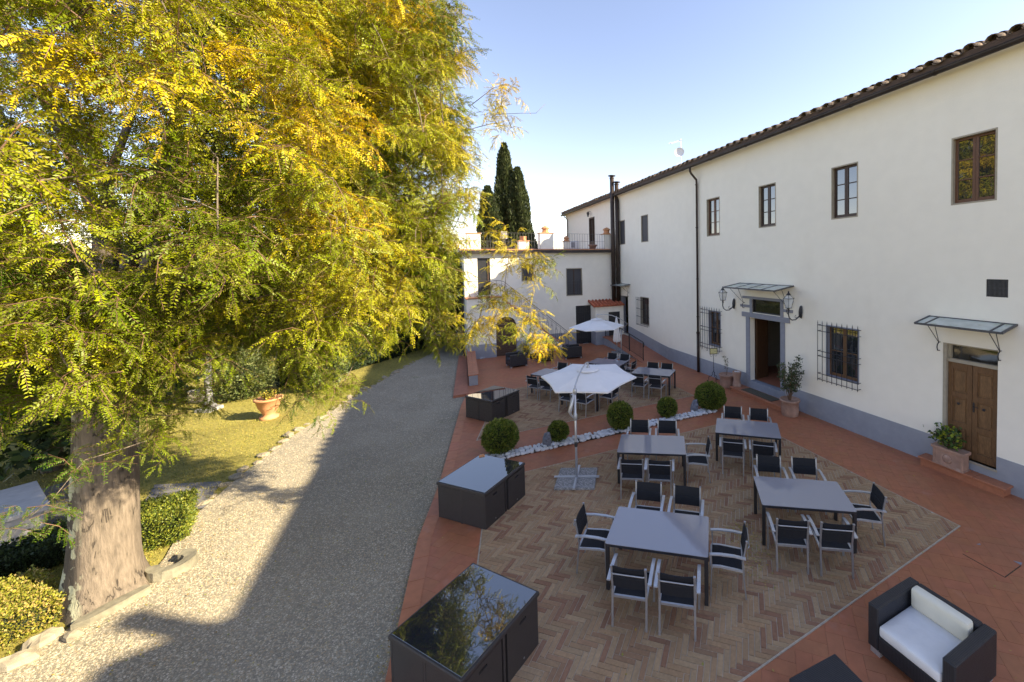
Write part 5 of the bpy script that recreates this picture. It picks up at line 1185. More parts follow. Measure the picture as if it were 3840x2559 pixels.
# rectangular planter on the right-hand step
t = thing('planter_box', 'moulded rectangular terracotta planter with a citrus bush on the right step', 'planter', F(5.12, .24, .20), FROT)
b = MB(); b.cbox(-.30, .30, -.13, .13, 0, .36, .008); b.cbox(-.33, .33, -.16, .16, .362, .43, .01); b.box(-.31, .31, -.14, .14, 0, .03); b.build('box', cottopot, t)
b = MB(); b.lathe([(.01, .02), (.04, .022), (.06, .015), (.085, .012), (.10, .0)], 14); b.build('rosette', cottopot, t, True).matrix_local = Matrix.Translation((0, .13, .19)) @ Matrix.Rotation(-math.pi/2, 4, 'X')
for x in (-.27, .27): MB().cbox(x-.022, x+.022, .128, .142, .04, .355, .004).build('pilaster', cottopot, t)
shrub(t, .40, 10, .42, .36, 420, .10, [(.04, .085, .02), (.06, .12, .02), (.22, .26, .02), (.05, .10, .02)], seed=12)
# door mat
t = thing('door_mat', 'worn brown door mat on the main doorstep', 'mat', F(11.0, .30, .172), FROT); MB().cbox(-.75, .75, -.22, .22, 0, .014, .004).build('mat', matm, t)
# menu stand
P_ = Vector((3.79, 16.75, 0)); t = thing('menu_stand', 'wrought iron stand holding a framed yellow menu card', 'sign', P_, R(12))
b = MB(); b.tube([(0, 0, .38), (.004, 0, .6), (-.004, 0, .8), (0, 0, 1.16)], .011, 6)
for zz in (.45, .58): b.lathe([(.01, zz), (.03, zz+.012), (.01, zz+.03)], 8)
b.build('stem', iron, t, True)
for k in range(3):
    a_ = R(90+120*k+180); c_, s_ = math.cos(a_), math.sin(a_); prf = [(0.0, .42), (.06, .36), (.05, .28), (.10, .22), (.18, .20), (.22, .12), (.20, .05), (.27, .01), (.30, .03)]
    MB().tube([(r*c_, r*s_, z) for r, z in prf], .011, 6).build('foot', iron, t, True)
b = MB(); b.box(-.17, .17, -.012, .012, 1.14, 1.165); b.box(-.17, .17, -.012, .012, 1.365, 1.39); b.box(-.17, -.145, -.012, .012, 1.165, 1.365); b.box(.145, .17, -.012, .012, 1.165, 1.365); b.build('frame', goldm, t)
mc = MB().box(-.145, .145, -.006, .006, 1.165, 1.365).build('menu_card', paper, t)
b = MB()
for (x0, x1, z) in ((-.02, .02, 1.335), (-.12, -.04, 1.30), (-.03, .10, 1.275), (.02, .12, 1.25), (.04, .12, 1.235), (-.10, .02, 1.22)): b.box(x0, x1, -.0075, -.006, z, z+.005)
b.build('print', inkm, mc)
b = MB()
for sx in (-1, 1): b.tube([(sx*(.10+.05*math.cos(tt)), 0, 1.10+.05*math.sin(tt)) for tt in np.linspace(1.6, 7, 9)], .006, 5)
b.build('scroll', iron, t)
# inspection cover and fallen leaves
t = thing('inspection_cover', 'paved inspection cover outlined by dark joints near the armchair', 'cover', (6.2, 6.05, 0))
cq = [G(x, y) for x, y in ((3610, 2078), (3680, 2040), (3828, 2122), (3768, 2166))]; O = Vector((6.2, 6.05, 0))
b = MB()
for a_, b2 in ((cq[0], cq[3]), (cq[3], cq[2])): b.bar(a_-O+Vector((0, 0, .001)), b2-O+Vector((0, 0, .001)), .012, .005)
b.build('dark_joint', soil, t)
b = MB(); p = G(3822, 2112)-O; b.prism([(p.x-.05, p.y+.05), (p.x-.02, p.y-.05), (p.x+.05, p.y-.0)], .001, .004); p = G(3672, 2042)-O; b.prism([(p.x-.05, p.y), (p.x+.01, p.y-.02), (p.x+.03, p.y+.02)], .001, .004); b.build('corner_lift', trimgrey, t)
def fallen(n, fn, z, s, cols):
    P = np.array([fn() for _ in range(n)]); P = np.c_[P, np.full(n, z)]; a_ = rng.uniform(0, 6.28, n); D = np.c_[np.cos(a_), np.sin(a_), rng.uniform(-.15, .25, n)]; S = np.c_[-np.sin(a_), np.cos(a_), rng.uniform(-.3, .3, n)]
    sz = s*rng.uniform(.5, 1.3, (n, 1)); return P, D*sz, S*sz*.25, np.array(cols)[rng.integers(0, len(cols), n)]*rng.uniform(.7, 1.2, (n, 1))
YL = [(.45, .33, .04), (.36, .22, .05), (.28, .30, .04), (.5, .40, .1)]
def rp_(): 
    while True:
        x, y = random.uniform(-3.5, 8), random.uniform(3.5, 14)
        if inside((x, y), tpoly): return (x, y)
A = fallen(420, rp_, .016, .035, YL); Bq = fallen(520, lambda: (random.gauss(2.15, .16), random.gauss(7.0, .42)), .018, .03, YL); Cq = fallen(300, lambda: (lambda t_: (-3.0-1.4*t_+random.gauss(-.05, .06), 4.72+5.5*t_))(random.random()), .0-.04, .03, YL)
Dq = fallen(1500, lambda: (lambda p_: p_ if p_[0] < -4.6-(p_[1]-9)*.3 and p_[0] < -4 else (-8.6+random.uniform(-2, 1.5), 5+random.uniform(0, 3)))((random.gauss(-7.0, 1.9), random.gauss(8.0, 2.8))), ZG+.022, .032, YL)
quads('fallen_leaves', *[np.concatenate(k) for k in zip(A, Bq, Cq, Dq)], leafd, kind='stuff')

# ---------------------------------------------------------------- lawn, rocks, garden objects
def grass_fn():
    while True:
        x = random.uniform(-26, -7.8); y = random.uniform(5.0, 28); ex = np.interp(y, [p[1] for p in edge], [p[0] for p in edge])
        if x < ex-.1 and random.random() < min(1, 120/(x*x+y*y)): return (x, y)
n = 80000; P = np.array([grass_fn() for _ in range(n)]); P = np.c_[P, np.full(n, -.1)]
D = np.c_[rng.normal(scale=.5, size=(n, 2)), np.ones(n)]; D = unit(D)*rng.uniform(.03, .06, (n, 1)); S = np.c_[rng.normal(size=(n, 2)), np.zeros(n)]; S = unit(S)*.006
gc = np.array([(.24, .24, .035), (.32, .28, .045), (.38, .31, .07), (.16, .19, .03)])[rng.integers(0, 4, n)]*rng.uniform(.7, 1.3, (n, 1)); quads('grass', P, D, S, gc, leafd, kind='stuff')
rk = [(-8.6, 4.15, .30), (-8.25, 4.75, .24)]
ys = 8.2; rocks = []
while ys < 22: 
    ex = np.interp(ys, [p[1] for p in edge], [p[0] for p in edge]); rocks.append((ex-.08+random.uniform(-.1, .1), ys, random.uniform(.07, .2))); ys += random.uniform(.22, .5)
rpro = []
for k in range(7): b = MB(); b.blob((0, 0, .15), 1, .75, .5, 60+k, .3, 8, 5); rpro.append(b.mesh('edging_rock', rocky))
for i, (x, y, r) in enumerate(rocks):
    o = link('edging_rock', random.choice(rpro), None, (x, y, -.10)); o.scale = (r, r, r*random.uniform(.7, 1.1)); o.rotation_euler = (0, 0, random.uniform(0, 6)); tag(o, 'rough tan stone in the row edging lawn and gravel drive', 'rock', 'rough stones edging the lawn')
for (px, py, r, lb_) in ((158, 2405, .20, 'pale angular boulder left of the slab under the big tree'), (45, 2490, .22, 'pale rounded boulder in the lower left corner'), (275, 2385, .13, 'flat pale stone at the left end of the mossy slab'), (655, 1990, .17, 'tan boulder at the corner beyond the clipped box hedge')):
    p = G(px, py, -.05); t = thing('boulder', lb_, 'rock', (p.x, p.y, -.1), px*.01); MB().blob((0, 0, .05), r, r*.62, r*.55, px, .3, 9, 6).build('rock_body', rocky, t)
sa_, sb_ = G(262, 2352), G(560, 2200); ms_ = (sa_+sb_)/2; hl = (sb_-sa_).length/2
t = thing('stone_slab', 'long mossy stone slab along the foot of the big tree', 'stone slab', (ms_.x, ms_.y, -.09), math.atan2(sb_.y-sa_.y, sb_.x-sa_.x))
b = MB(); b.prism([(-hl, -.02), (-hl*.6, -.10), (hl*.2, -.09), (hl, -.05), (hl*.95, .07), (0, .09), (-hl*.8, .06)], 0, .12); b.build('slab', slabm, t)
t = thing('stone_ring', 'curved stone trough piece lying right of the tree trunk', 'stone', (-7.72, 6.73, -.08), 0)
b = MB(); n = 12
for k in range(n+1):
    a_ = R(-150+260*k/n)
    for (r_, z) in ((.14, 0), (.14, .15), (.30, .16), (.32, 0)): b.v.append((r_*math.cos(a_), r_*math.sin(a_), z))
for k in range(n): b.f += [(k*4+j, k*4+(j+1) % 4, (k+1)*4+(j+1) % 4, (k+1)*4+j) for j in range(4)]
b.f += [(3, 2, 1, 0), tuple(n*4+j for j in range(4))]; b.build('ring', slabm, t)
# hedge blocks near the trunk
def hedge(label, loc, rz_, w, d, h, n, cols, size=.05, name='clipped_hedge'):
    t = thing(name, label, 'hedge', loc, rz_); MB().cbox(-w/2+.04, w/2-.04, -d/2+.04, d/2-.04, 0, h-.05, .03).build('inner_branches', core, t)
    P = []; f = rng.random(n); A_ = np.array([w*d, w*h, w*h, d*h, d*h]); A_ = np.cumsum(A_/A_.sum()); k = np.searchsorted(A_, f); u_, v_ = rng.uniform(-.5, .5, n), rng.uniform(-.5, .5, n)
    P = np.zeros((n, 3)); N = np.zeros((n, 3))
    for j, (nn, fu) in enumerate((((0, 0, 1), lambda u, v: (u*w, v*d, u*0+h)), ((0, -1, 0), lambda u, v: (u*w, u*0-d/2, (v+.5)*h)), ((0, 1, 0), lambda u, v: (u*w, u*0+d/2, (v+.5)*h)), ((1, 0, 0), lambda u, v: (u*0+w/2, u*d, (v+.5)*h)), ((-1, 0, 0), lambda u, v: (u*0-w/2, u*d, (v+.5)*h)))):
        m_ = k == j; x, y, z = fu(u_[m_], v_[m_]); P[m_] = np.stack([x, y, z], -1); N[m_] = nn
    P += N*rng.normal(scale=.03, size=(n, 1)) + np.sin(P[:, [1, 2, 0]]*7)*.03; D = unit(N+rng.normal(scale=.6, size=(n, 3))); S = unit(np.cross(D, rng.normal(size=(n, 3)))); sz = size*rng.uniform(.6, 1.4, (n, 1))
    quads('foliage', P, D*sz, S*sz*.35, np.array(cols)[rng.integers(0, len(cols), n)]*rng.uniform(.7, 1.3, (n, 1)), leafd, t); return t
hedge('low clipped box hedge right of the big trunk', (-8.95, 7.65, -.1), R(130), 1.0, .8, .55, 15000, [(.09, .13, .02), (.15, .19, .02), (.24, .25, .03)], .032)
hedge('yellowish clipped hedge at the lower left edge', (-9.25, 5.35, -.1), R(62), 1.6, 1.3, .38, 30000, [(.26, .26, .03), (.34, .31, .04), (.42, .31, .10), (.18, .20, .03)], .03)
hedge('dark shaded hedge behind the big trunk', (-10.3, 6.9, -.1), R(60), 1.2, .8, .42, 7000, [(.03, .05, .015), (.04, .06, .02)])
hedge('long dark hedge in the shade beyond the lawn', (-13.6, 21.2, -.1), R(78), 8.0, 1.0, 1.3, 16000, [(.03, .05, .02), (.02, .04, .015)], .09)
# stone table at left
t = thing('stone_table', 'pale stone slab table on stone legs left of the big trunk', 'table', (-12.35, 7.95, -.1), R(-30))
MB().cbox(-.85, 1.05, -.42, .42, .48, .56, .01).build('table_top', mat('pale_stone', (.50, .48, .47), .7, .1, 8), t); MB().cbox(.75, .93, -.35, .35, 0, .479, .01).build('leg', MATS['pale_stone'], t); MB().cbox(-.7, -.52, -.35, .35, 0, .479, .01).build('leg', MATS['pale_stone'], t)
sheet('flagstones', [(-10.2, 6.9), (-9.5, 7.4), (-10.6, 8.7), (-13.5, 10), (-14.5, 7.5), (-11.8, 6.0)], -.09, mat('dark_flagstone', (.15, .145, .15), .8, .2, 5, .25, 1.2, .3, 20))
sheet('garden_path', [(-9.0, 8.5), (-9.7, 9.6), (-11.2, 9.5), (-10.2, 8.3)], -.086, MATS['dark_flagstone'])
# lawn ornaments
P_ = G(1010, 1568, -.1); t = thing('lawn_urn', 'big orange terracotta urn with yellow flowers on the lawn', 'urn', P_); 
MB().lathe([(.26, 0), (.27, .07), (.17, .10), (.17, .16), (.24, .3), (.30, .42), (.35, .62), (.39, .64), (.40, .70), (.34, .70), (.32, .66), (.01, .66)], 28, cap=False).build('urn', cottowarm, t, True); shrub(t, .62, 10, .30, .30, 500, .07, [(.35, .30, .03), (.15, .2, .03), (.4, .33, .05)], seed=5)
P_ = G(785, 1540, -.1); t = thing('stone_pillar', 'slender grey stone column on a square foot on the lawn', 'column', P_)
MB().cbox(-.27, .27, -.27, .27, 0, .12, .01).build('foot', MATS['concrete'], t); MB().lathe([(.22, .12), (.2, .2), (.11, .3), (.10, 1.2), (.12, 1.3), (.12, 1.8), (.18, 1.85), (.19, 1.95)], 14).build('shaft', mat('weathered_stone', (.17, .17, .18), .9, .25, 9), t, True)
P_ = G(790, 1540, -.1); P2 = G(905, 1530, -.1); t = thing('lawn_shrub', 'loose grey-green bush between the stone column and the urn', 'shrub', (P2.x-1.0, P2.y+1.2, -.1))
MB().blob((0, 0, .75), .6, .6, .65, 3, .15, 10, 8).build('inner_branches', core, t, True); quads('foliage', *ball_leaves(6000, (0, 0, .85), .95, .85, .09, [(.12, .15, .05), (.16, .18, .06), (.08, .11, .03)], .6, 1.1), leafd, t)
P_ = G(788, 1530, -.1)+Vector((-1.2, .8, 0)); t = thing('stone_block', 'cream stone block on the lawn beside a small round bush', 'stone', P_, .3); MB().cbox(-.28, .28, -.22, .22, 0, .46, .03).build('block', creamblock, t)
t = thing('round_bush', 'small round bush against the cream stone block', 'shrub', P_+Vector((-.55, .05, 0))); MB().blob((0, 0, .25), .22, .22, .22, 2, .1, 10, 8).build('inner_branches', core, t); quads('foliage', *ball_leaves(1800, (0, 0, .27), .3, .27, .05, BX), leafd, t)
P_ = G(1216, 1458, -.1); t = thing('conifer_bush', 'grey-green conifer bush with a bare foot at the lawn edge', 'shrub', P_)
MB().tube([(0, 0, 0), (.03, 0, .4)], .05, 6).build('trunk', twig, t); MB().blob((0, 0, 1.05), .55, .55, .75, 8, .15, 10, 8).build('inner_branches', core, t, True); quads('foliage', *ball_leaves(7000, (0, 0, 1.1), .85, .95, .09, [(.10, .13, .05), (.14, .17, .07), (.07, .10, .04)], .65, 1.08), leafd, t)

# ---------------------------------------------------------------- trees
def frond_cloud(base, dirs, L, cols, npair=5, ll=.058, droop=.5):
    """pinnate leaves: base points, directions, length, colour arrays -> diamond leaflets"""
    N = len(base); dirs = unit(dirs); side = unit(np.cross(dirs, rng.normal(size=(N, 3))*.35+np.array([0, 0, 1.])))
    nrm = np.cross(side, dirs); P, D, S, C = [], [], [], []
    for j in range(npair):
        f = (j+.6)/npair; c = base + dirs*(L*f)[:, None] + np.array([0, 0, -1.])*(droop*L*f*f)[:, None]
        for sg in (-1, 1):
            d = unit(side*sg*.85 + dirs*.5 + np.array([0, 0, -.35]) + rng.normal(scale=.18, size=(N, 3))); sz = ll*rng.uniform(.75, 1.2, (N, 1))*(1-.25*abs(f-.5)*2)
            P.append(c); D.append(d*sz); S.append(unit(np.cross(d, nrm)+rng.normal(scale=.2, size=(N, 3)))*sz*.21); C.append(cols*rng.uniform(.85, 1.15, (N, 1)))
    return [np.concatenate(k) for k in (P, D, S, C)]
tree = thing('locust_tree', 'huge golden-green locust tree with feathery leaves and a thick grey trunk', 'tree', (-8.22, 6.22, 0)); TO = np.array([-8.22, 6.22, 0])
# trunk with flared, fluted foot
b = MB(); nr = 20; prof_ = [(-.12, .53), (.05, .46), (.25, .41), (.55, .38), (1.0, .36), (1.6, .35), (2.2, .335), (2.8, .335), (3.3, .35), (3.7, .33)]; 
for z, r in prof_:
    for k in range(nr):
        a_ = 2*math.pi*k/nr; fl = 1+(.10*math.exp(-max(z, 0)*2.0)+.025)*math.sin(5*a_+1+z*.4)+.02*math.sin(9*a_+z); b.v.append((r*fl*math.cos(a_)+.09*z*.35, r*fl*math.sin(a_)+.10*z*.35, z))
b.f = [(j*nr+k, j*nr+(k+1) % nr, (j+1)*nr+(k+1) % nr, (j+1)*nr+k) for j in range(len(prof_)-1) for k in range(nr)]
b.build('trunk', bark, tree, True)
fork = np.array([.12, .13, 3.4])
limb_ends = [(-1.6, .3, 9.5), (-.4, -1.0, 10.5), (.9, .9, 11.5), (2.1, .0, 9.5), (1.2, 2.6, 9.8), (-1.4, 2.2, 10.2), (3.2, -.6, 7.6), (-3.4, -.8, 7.6), (.6, -2.6, 7.6), (3.4, 1.8, 6.6), (-2.4, -2.4, 8.2)]
nodes = []; lb = MB()
for i, e in enumerate(limb_ends):
    e = np.array(e); pts = []; n = 9; r0 = (.125 if i < 5 else .09); j1 = rng.normal(scale=.22, size=3); j2 = rng.normal(scale=.25, size=3)
    for k in range(n+1):
        f = k/n; p = fork + (e-fork)*f; bow = math.sin(math.pi*f); p = p + j1*bow + j2*math.sin(2*math.pi*f)*.6; p[2] += .35*bow; 
        pts.append(p)
    rs = [max(.02, r0*(1-.86*k/n)) for k in range(n+1)]; lb.tube([Vector(p) for p in pts], rs, 9)
    for k in range(1, n+1): nodes.append((pts[k], rs[k]))
NP = np.array([p for p, r in nodes]); NR_ = np.array([r for p, r in nodes])
# crown outline as the tree shows it, in photo pixels, used to shape the crown
SIL = [(-900, -900), (1600, -900), (1640, -60), (1690, 60), (1660, 230), (1640, 330), (1730, 400), (1830, 420), (1860, 560), (1810, 640), (1800, 800), (1820, 900), (1790, 1050), (1770, 1200), (1640, 1290), (1560, 1240), (1400, 1210), (1290, 1350), (1180, 1380), (1090, 1330), (960, 1280), (860, 1280), (790, 1400), (700, 1420), (640, 1400), (560, 1490), (500, 1590), (380, 1530), (250, 1510), (120, 1470), (60, 1570), (-100, 1560), (-900, 1500)]
GAPS = [(130, 520, 80), (260, 385, 60), (430, 680, 75), (330, 620, 55), (830, 790, 65), (1070, 790, 60), (960, 930, 55), (60, 620, 45), (640, 1030, 55), (215, 140, 45), (520, 90, 35), (700, 300, 35), (880, 560, 40)]
cent = []
tries = 0
while len(cent) < 1080 and tries < 120000:
    tries += 1
    d = unit(rng.normal(size=3)); rr = rng.uniform(.30, 1)**.45
    p = TO + np.array([0, 0, 7.7]) + d*rr*np.array([5.6, 5.6, 6.1])
    if p[2] < 1.9: continue
    q = proj(p[None])[0]
    if math.hypot(p[0], p[1]) < 2.6: continue
    infront = p[1] > .5
    if infront and not inside(q+rng.normal(scale=38, size=2), SIL): continue
    if infront and any(abs(q[0]-g[0]) < g[2]*1.1 and abs(q[1]-g[1]) < g[2]*1.0 for g in GAPS) and rng.random() < .88: continue
    if (p-TO)@np.array([.8, -.6, 0]) < -1.5 and rng.random() < .5: continue
    hd = math.hypot(p[0]-TO[0], p[1]-TO[1])
    if p[2] < 4.2 and hd < 1.2 and rng.random() < .7: continue
    cent.append(p)
# extra hanging sprays that break the outline on the right and below
EXTRA = [(1920, 960, 8.6), (1985, 1010, 8.3), (2050, 1000, 8.2), (1830, 1100, 8.8), (1890, 1110, 8.5), (1850, 1200, 8.6), (1960, 1230, 8.2), (2010, 1280, 8.0), (1790, 1240, 8.7), (1985, 1180, 8.1), (2040, 1290, 7.9), (1900, 880, 8.8),
         (1880, 400, 9.5), (1905, 340, 9.4), (1920, 480, 9.3), (1700, 90, 9.2), (1690, 260, 9.4), 
         (1600, 1270, 9.5), (1660, 1260, 9.6), (1740, 1270, 9.5), (1270, 1440, 9.6), (1150, 1440, 9.2), (1140, 1500, 9.0), (780, 1500, 9.5), (1390, 1270, 10), (1480, 1250, 10), (1250, 1490, 9.3), (640, 1560, 8.5), (560, 1650, 8.3), (330, 1600, 8.2), (20, 2010, 8.0)]
nx = len(cent)
EXTRA += [(random.uniform(1430, 1690), random.uniform(860, 1220), random.uniform(8.9, 10.2)) for _ in range(46)]+[(random.uniform(60, 560), random.uniform(1150, 1480), random.uniform(7.2, 8.6)) for _ in range(14)]
for (px, py, dd) in EXTRA: cent.append(np.array(AT(px, py, dd)))
cent = np.array(cent) - TO
TP, TD, TS, TC = [], [], [], []
order = np.argsort(np.linalg.norm(cent-np.array([0, 0, 5.]), axis=1)); deg = np.zeros(len(NP))
for ci in order:
    c = cent[ci]; ex = ci >= nx
    dd = np.linalg.norm(NP-(c-np.array([0, 0, .2])), axis=1) + np.where(NP[:, 2] > c[2]+1.0, 1.5, 0) + np.where(NR_ < .009, 3, 0) + deg*.45
    k = int(np.argmin(dd)); a0 = NP[k]; deg[k] += 1; r0 = max(min(NR_[k]*.55, .04), .009)
    v = c-a0; ln = np.linalg.norm(v); mid = a0+v*.5+np.array([0, 0, .14*ln])+rng.normal(scale=.07*ln+.02, size=3); q3 = a0+v*.8+np.array([0, 0, .07*ln])+rng.normal(scale=.05*ln, size=3)
    pts = [a0, a0*.45+mid*.55+rng.normal(scale=.03, size=3), mid, q3, c]; lb.tube([Vector(p) for p in pts], [r0, r0*.85, r0*.65, r0*.45, r0*.3], 5, cap=False)
    NP = np.vstack([NP, [mid, q3, c]]); NR_ = np.append(NR_, [r0*.65, r0*.45, .0095]); deg = np.append(deg, [0, 0, 0])
    dv = unit(v+rng.normal(scale=.1, size=3)); cw = c+TO
    # leaf colour: yellower higher up and towards the right, plus noise
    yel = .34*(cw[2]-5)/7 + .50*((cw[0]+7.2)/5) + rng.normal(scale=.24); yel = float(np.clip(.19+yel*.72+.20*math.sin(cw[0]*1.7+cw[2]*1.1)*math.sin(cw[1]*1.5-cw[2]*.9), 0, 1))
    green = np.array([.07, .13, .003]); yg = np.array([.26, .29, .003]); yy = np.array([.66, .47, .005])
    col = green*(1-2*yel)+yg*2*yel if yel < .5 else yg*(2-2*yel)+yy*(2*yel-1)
    for t_ in range(13 if ex else 18):
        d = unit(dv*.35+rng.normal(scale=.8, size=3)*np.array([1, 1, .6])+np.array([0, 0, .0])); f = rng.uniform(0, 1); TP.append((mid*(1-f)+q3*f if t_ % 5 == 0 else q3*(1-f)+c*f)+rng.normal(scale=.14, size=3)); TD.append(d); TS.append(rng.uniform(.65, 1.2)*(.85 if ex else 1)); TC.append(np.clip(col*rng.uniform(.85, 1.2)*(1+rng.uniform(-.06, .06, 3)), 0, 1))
TP, TD, TS, TC = np.array(TP), np.array(TD), np.array(TS), np.array(TC)
for (pts, r) in (([(1760, 400, 9.4), (1850, 330, 9.5), (1905, 318, 9.5)], .008), ([(1850, 430, 9.3), (1960, 425, 9.2), (2010, 425, 9.1), (2045, 390, 9.1)], .006), ([(1820, 950, 8.8), (1870, 935, 8.6), (1950, 965, 8.4), (2000, 975, 8.3), (2040, 955, 8.2)], .008)):
    lb.tube([AT(*p)-Vector(TO) for p in pts], [r*(1-.15*k) for k in range(len(pts))], 5)
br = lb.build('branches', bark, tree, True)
# leafy sprays: six real ones hang in the crown; the thousands of others repeat them
def spray(seed):
    rg = np.random.default_rng(seed); nf = 12; f = np.linspace(.04, 1, nf)[:, None]; Lt = .40
    base = np.c_[f*Lt, rg.normal(scale=.01, size=(nf, 1)), .06*np.sin(f*2.4)*Lt*2-.35*f*f*Lt]; sd = np.where(np.arange(nf) % 2, 1, -1)[:, None]
    d = np.c_[np.full(nf, .35), sd[:, 0]*.75, np.full(nf, -.38)]+rg.normal(scale=.33, size=(nf, 3)); d[-1] = (1, 0, -.5)
    P, D, S, C = frond_cloud(base, d, rg.uniform(.13, .20, nf), np.ones((nf, 3)), 9, .036, .45)
    P = P.astype('f'); N = len(P); V = np.stack([P, P+D*.45+S, P+D, P+D*.45-S], 1).reshape(-1, 3)
    # rachis and midribs
    b = MB(); b.tube([(0, 0, 0), (.20, 0, .02), (.40, 0, -.07)], [.005, .004, .0025], 3, cap=False)
    for k in range(nf): dd_ = d[k]/np.linalg.norm(d[k]); b.tube([tuple(base[k]), tuple(base[k]+dd_*.15+np.array([0, 0, -.04]))], .0016, 3, cap=False)
    o = len(V); fc = [(4*i, 4*i+1, 4*i+2, 4*i+3) for i in range(N)]+[tuple(o+i for i in q) for q in b.f]; me = bpy.data.meshes.new('leaf_spray'); me.from_pydata(V.tolist()+b.v, [], fc)
    me.materials.append(leafm); me.materials.append(twig); me.polygons.foreach_set('material_index', [0]*N+[1]*len(b.f))
    cc = np.ones((o+len(b.v), 4), 'f'); cc[:o, :3] = np.repeat(C, 4, 0); me.color_attributes.new('Col', 'FLOAT_COLOR', 'POINT').data.foreach_set('color', cc.ravel()); me.update(); return me
protos = []
def eul(d, roll):
    x = Vector(d).normalized(); z = Vector((0, 0, 1)); y = z.cross(x); y = y.normalized() if y.length > .05 else Vector((0, 1, 0)); z = x.cross(y); m_ = Matrix((x, y, z)).transposed(); return (m_ @ Matrix.Rotation(roll, 3, 'X')).to_euler()
for k in range(6):
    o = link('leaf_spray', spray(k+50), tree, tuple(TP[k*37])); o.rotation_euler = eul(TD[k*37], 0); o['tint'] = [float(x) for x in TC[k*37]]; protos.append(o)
N = len(TP); me = bpy.data.meshes.new('crown'); me.vertices.add(N); me.vertices.foreach_set('co', TP.astype('f').ravel())
rolls = rng.normal(scale=.5, size=N); E_ = np.array([tuple(eul(TD[i], rolls[i])) for i in range(N)], 'f')
me.attributes.new('rot', 'FLOAT_VECTOR', 'POINT').data.foreach_set('vector', E_.ravel()); me.attributes.new('scl', 'FLOAT', 'POINT').data.foreach_set('value', TS.astype('f'))
me.attributes.new('pick', 'INT', 'POINT').data.foreach_set('value', rng.integers(0, 6, N).astype('i'))
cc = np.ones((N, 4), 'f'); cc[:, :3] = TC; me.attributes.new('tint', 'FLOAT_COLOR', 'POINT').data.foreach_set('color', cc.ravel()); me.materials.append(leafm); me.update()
crown = link('crown', me, tree, kind='stuff'); ng = bpy.data.node_groups.new('leaf_scatter', 'GeometryNodeTree')
ng.interface.new_socket('Geometry', in_out='INPUT', socket_type='NodeSocketGeometry'); ng.interface.new_socket('Geometry', in_out='OUTPUT', socket_type='NodeSocketGeometry')
gi, go = ng.nodes.new('NodeGroupInput'), ng.nodes.new('NodeGroupOutput'); ip = ng.nodes.new('GeometryNodeInstanceOnPoints'); g2i = ng.nodes.new('GeometryNodeGeometryToInstance')
for o in protos: oi = ng.nodes.new('GeometryNodeObjectInfo'); oi.inputs['Object'].default_value = o; oi.inputs['As Instance'].default_value = False; oi.transform_space = 'ORIGINAL'; gx = ng.nodes.new('GeometryNodeGeometryToInstance'); ng.links.new(oi.outputs['Geometry'], gx.inputs[0]); jn = ng.nodes.get('jn') or ng.nodes.new('GeometryNodeJoinGeometry'); jn.name = 'jn'; ng.links.new(gx.outputs[0], jn.inputs[0])
ng.links.new(gi.outputs[0], ip.inputs['Points']); ng.links.new(jn.outputs[0], ip.inputs['Instance']); ip.inputs['Pick Instance'].default_value = True
def attr(nm, typ): n = ng.nodes.new('GeometryNodeInputNamedAttribute'); n.data_type = typ; n.inputs['Name'].default_value = nm; return n.outputs['Attribute']
ng.links.new(attr('pick', 'INT'), ip.inputs['Instance Index']); ng.links.new(attr('rot', 'FLOAT_VECTOR'), ip.inputs['Rotation']); ng.links.new(attr('scl', 'FLOAT'), ip.inputs['Scale'])
ng.links.new(ip.outputs[0], go.inputs[0]); crown.modifiers.new('leaves', 'NODES').node_group = ng

def ktree(label, loc, H, r, cols, n, name='broadleaf_tree', trunk=.18, low=.25, size=.14, seed=1, group=None):
    rg = np.random.default_rng(seed); t = thing(name, label, 'tree', loc, 0, group)
    MB().tube([(0, 0, -.1), (rg.uniform(-.1, .1), .05, H*.3), (rg.uniform(-.2, .2), 0, H*.6)], [trunk, trunk*.8, trunk*.4], 8).build('trunk', bark, t, True)
    m_ = 26; c = unit(rg.normal(size=(m_, 3)))*rg.uniform(.35, .95, (m_, 1))*np.array([r, r, H*(1-low)/2])+np.array([0, 0, H*(1+low)/2]); k = rg.integers(0, m_, n); rad = r*.42
    d = unit(rg.normal(size=(n, 3))); P = c[k]+d*rad*rg.uniform(.5, 1.05, (n, 1)); D = unit(d+rg.normal(scale=.6, size=(n, 3))); S = unit(np.cross(D, rg.normal(size=(n, 3)))); sz = size*rg.uniform(.6, 1.4, (n, 1))
    tint = rg.uniform(.75, 1.25, (m_, 1))[k]; C = np.array(cols)[rg.integers(0, len(cols), n)]*rg.uniform(.75, 1.25, (n, 1))*tint; quads('crown', P, D*sz, S*sz*.35, C, leafd, t); return t
OL = [(.08, .10, .04), (.11, .13, .05), (.06, .08, .03)]; DGR = [(.03, .055, .018), (.045, .07, .02), (.025, .04, .015)]; YG = [(.16, .17, .03), (.12, .15, .03), (.09, .12, .03)]
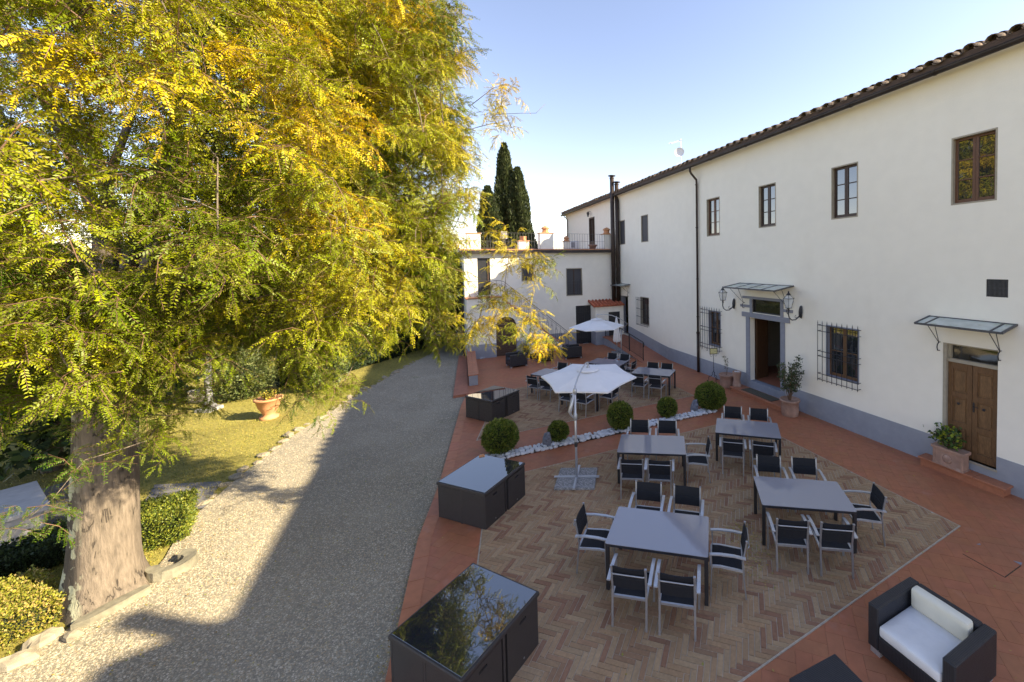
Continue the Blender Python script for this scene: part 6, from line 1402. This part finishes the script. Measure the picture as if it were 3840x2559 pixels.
def cyp(label, px, pyt, dist, r, n, seed, zb=0):
    top = AT(px, pyt, dist); H = top.z; t = thing('cypress', label, 'tree', (top.x, top.y, 0), 0, None); rg = np.random.default_rng(seed)
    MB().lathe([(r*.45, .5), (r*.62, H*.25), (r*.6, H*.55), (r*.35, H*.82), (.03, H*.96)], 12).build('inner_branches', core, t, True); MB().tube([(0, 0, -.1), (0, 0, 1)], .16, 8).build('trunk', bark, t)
    f = rg.random(n)**.85; prof2 = np.interp(f, [0, .1, .35, .6, .8, .93, 1], [.55, .85, 1, .88, .62, .35, .05])*r; a_ = rg.uniform(0, 6.28, n); lob = 1+.16*np.sin(a_*5+f*9)+.10*np.sin(a_*3-f*23)+rg.uniform(-.2, .08, n)
    P = np.stack([prof2*lob*np.cos(a_), prof2*lob*np.sin(a_), .4+f*(H-.4)], -1); D = unit(np.stack([np.cos(a_)*.45, np.sin(a_)*.45, np.ones(n)], -1)+rg.normal(scale=.25, size=(n, 3))); S = unit(np.cross(D, rg.normal(size=(n, 3)))); sz = rg.uniform(.12, .34, (n, 1))
    C = np.array([(.028, .042, .014), (.045, .062, .02), (.065, .08, .028)])[rg.integers(0, 3, n)]*rg.uniform(.7, 1.3, (n, 1)); quads('crown', P, D*sz, S*sz*.22, C, leafd, t)
cyp('tallest dark cypress behind the roof terrace', 1890, 545, 36.5, 1.05, 24000, 1); cyp('dark cypress just right of the tallest one behind the terrace', 1940, 635, 36.0, 1.08, 22000, 2); cyp('shorter cypress half hidden by the yellow leaves at left', 1828, 705, 35.0, 1.0, 18000, 3); cyp('low dark cypress top beside the floodlight behind the terrace', 1985, 860, 38.0, .8, 9000, 4)
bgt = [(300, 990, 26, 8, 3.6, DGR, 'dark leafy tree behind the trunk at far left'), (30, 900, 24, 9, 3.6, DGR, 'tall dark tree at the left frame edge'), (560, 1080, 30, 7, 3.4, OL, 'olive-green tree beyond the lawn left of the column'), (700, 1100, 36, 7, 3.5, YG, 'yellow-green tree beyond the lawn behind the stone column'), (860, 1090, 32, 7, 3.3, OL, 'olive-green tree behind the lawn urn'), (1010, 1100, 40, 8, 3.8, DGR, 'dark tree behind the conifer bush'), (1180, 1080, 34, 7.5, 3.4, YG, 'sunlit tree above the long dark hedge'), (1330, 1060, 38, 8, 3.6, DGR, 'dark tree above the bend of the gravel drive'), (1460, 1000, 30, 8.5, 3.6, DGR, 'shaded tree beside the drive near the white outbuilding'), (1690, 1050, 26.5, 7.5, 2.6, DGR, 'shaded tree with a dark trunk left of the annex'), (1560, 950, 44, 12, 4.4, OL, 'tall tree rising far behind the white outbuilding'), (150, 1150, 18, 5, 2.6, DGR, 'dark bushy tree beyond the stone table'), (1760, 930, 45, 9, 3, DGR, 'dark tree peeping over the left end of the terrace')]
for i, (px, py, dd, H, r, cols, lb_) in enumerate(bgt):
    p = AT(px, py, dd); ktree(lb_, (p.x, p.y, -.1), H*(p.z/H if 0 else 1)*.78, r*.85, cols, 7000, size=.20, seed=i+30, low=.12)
b = thing('outbuilding', 'pale outbuilding in the shade at the end of the gravel drive', 'building', AT(1590, 1200, 31)*1.0, R(30)); b.location.z = -.1
MB().box(-2.6, 2.6, 0, 4, 0, 3.6).build('wall', plaster2, b); MB().box(-1.0, -.3, -.02, .05, 0, 2.3).build('door', blackdoor, b); MB().box(.8, 1.5, -.02, .05, 1.0, 2.2).build('window', darkglass, b)
q = MB(); q.quad((-3, -.5, 3.5), (3, -.5, 3.5), (3, 2, 4.6), (-3, 2, 4.6)); q.quad((-3, 4.5, 3.5), (-3, 2, 4.6), (3, 2, 4.6), (3, 4.5, 3.5)); q.build('roof', rooftile, b)

# render settings
SC.render.engine = 'CYCLES'
SC.cycles.max_bounces = 7; SC.cycles.diffuse_bounces = 3; SC.cycles.glossy_bounces = 3; SC.cycles.transparent_max_bounces = 8
